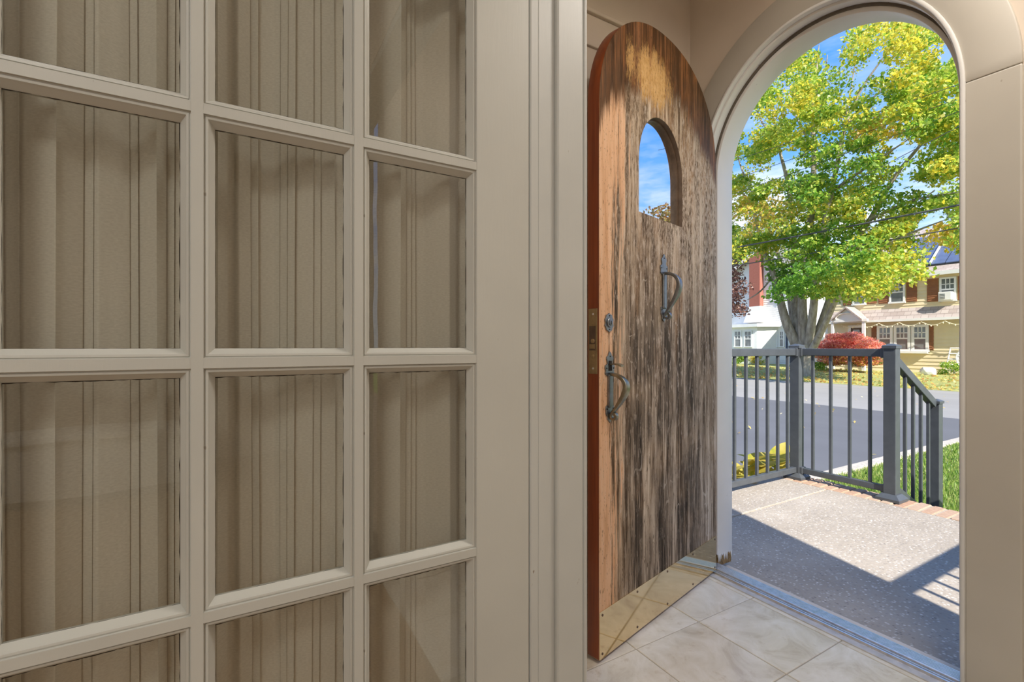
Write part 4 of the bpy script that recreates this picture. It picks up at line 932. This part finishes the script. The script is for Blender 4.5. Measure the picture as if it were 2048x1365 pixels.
# red cut-leaf maple
RY = 29.6; c0 = PX(1700, 735, RY); cl = []
for _ in range(170):
    x, y = random.uniform(1633, 1766), random.uniform(670, 728)
    if ((x - 1699) / 66) ** 2 + ((y - 706) / 38) ** 2 > 1: continue
    cl.append((PX(x, y, RY + random.uniform(-1.2, 1.2)), (.42, .42, .2), 'rrr' if y < 708 else random.choice(('rro', 'ro', 'rrg'))))
b = Vector((c0.x, RY, GZ)); small_tree('japanese_maple', 'low mounded red-leaved maple in front of the cream house', b, cl, .085, 230, [([b, b + Vector((.05, 0, .5)), b + Vector((-.4, .2, 1.2))], [.09, .07, .03]), ([b, b + Vector((.1, 0, .5)), b + Vector((.6, -.2, 1.2))], [.08, .06, .03])], flat=2.0, cat='tree')
# purple-leaved tree, mostly hidden by the door frame
py = 21.5; cl = [(PX(random.uniform(1400, 1488), random.uniform(520, 640), py + random.uniform(-1.5, 1.5)), (.5, .5, .35), 'p') for _ in range(46)]
b = Vector((PX(1425, 700, py).x, py, GZ)); small_tree('purple_leaf_tree', 'purple-brown leaved tree peeking past the door frame', b, cl, .13, 90, [([b, b + Vector((0, 0, 2)), b + Vector((.8, 0, 4.2))], [.16, .13, .05]), ([b + Vector((0, 0, 1.8)), b + Vector((1.0, .2, 3))], [.08, .03])])
# trees behind the houses
for (nm, lab, x, y, Y, rx, ry_, kd, n) in (('ash_tree', 'grey-green tree rising behind the white house', 1478, 500, 52, 46, 44, 'b', 60), ('birch_tree', 'yellow-leaved tree standing behind the maple trunk', 1622, 600, 54, 26, 80, 'yyl', 60), ('oak_tree', 'green tree behind the cream house roof', 1960, 430, 50, 70, 60, 'lb', 60)):
    cl = [(PX(x + random.gauss(0, .5) * rx, y + random.uniform(-1, 1) * ry_, Y + random.uniform(-2, 2)), (1.3, 1.3, .9), kd) for _ in range(n)]
    b = Vector((PX(x, y, Y).x, Y, GZ)); small_tree(nm, lab, b, cl, .30, 80, [([b, b + Vector((0, 0, 4)), b + Vector((.3, 0, PX(x, y, Y).z + 1))], [.3, .24, .08])])
# street trees and shrubs further along (seen in the door's glass)
for (nm, lab, X_, Y_, H_, kd) in (('street_tree', 'brown-leaved street tree mirrored in the door glass', 5.6, 27, 8.9, 'u'), ('street_tree', 'tall brown-green street tree mirrored in the door glass', 14.5, 29, 9.4, 'ub'), ('street_tree', 'small rusty street tree mirrored in the door glass', 24.0, 30, 7.2, 'u')):
    cl = []
    for _ in range(70):
        d_ = np.array(rng.normal(size=3)); d_ /= np.linalg.norm(d_); cl.append(((X_ + d_[0] * 2.9, Y_ + d_[1] * 2.4, H_ * .66 + d_[2] * H_ * .30), (.9, .9, .6), kd))
    b = Vector((X_, Y_, GZ)); small_tree(nm, lab, b, cl, .20, 90, [([b, b + Vector((0, 0, H_ * .4)), b + Vector((.2, 0, H_ * .8))], [.22, .17, .05])])
def shrub(lab, x, y, Y, r, kd, n=14, size=.07):
    c = PX(x, y, Y); b = Vector((c.x, Y, GZ)); cl = [((c.x + random.gauss(0, r * .5), Y + random.gauss(0, r * .4), GZ + random.uniform(.1, r * 1.1)), (r * .4, r * .4, r * .3), kd) for _ in range(n)]
    small_tree('garden_shrub', lab, b, cl, size, 90, [([b, b + Vector((0, 0, r))], [.03, .01])], cat='shrub')
shrub('small green shrub at the foot of the white trellis', 1908, 745, HY - 1.6, .55, 'lg')
shrub('low yellow-green shrub under the red maple', 1640, 744, RY - .8, .45, 'lg', 14)
shrub('low green shrub below the white house bay window', 1478, 728, WY - 2.5, .7, 'lg', 18, .09)
shrub('second low shrub beside the white house bay', 1513, 730, WY - 2.3, .6, 'lo', 16, .09)

# ================================================================== OVERHEAD WIRES
for (xa, ya, xb, yb, Y, r, lab) in ((1462, 497, 1920, 410, 20.4, .034, 'thick black cable crossing the maple, upper of the two heavy ones'), (1462, 533, 1920, 456, 20.4, .022, 'black cable crossing the maple below the thick cable'),
        (1480, 318, 1920, 168, 20.4, .011, 'thin high wire crossing the upper maple crown, topmost'), (1500, 348, 1920, 196, 20.6, .011, 'thin high wire crossing the maple crown, second from top'), (1560, 355, 1920, 222, 20.2, .010, 'thin high wire crossing the maple crown, third from top'), (1740, 345, 1920, 252, 19.9, .012, 'thin wire among the maple branches near the arch side')):
    a, b = PX(xa, ya, Y), PX(xb, yb, Y); dv = b - a; pts = []
    for i in range(33):
        t = -.35 + i / 32 * 2.6 if Y else 0; p_ = a + dv * t; p_.z -= .010 * (t * (1 - t)) * dv.length; pts.append(p_)
    m = MB(); m.tube(pts, r, 6); put(m.build('overhead_wire', 'wire', smooth=True), lab, 'wire', 'overhead wires along the street')
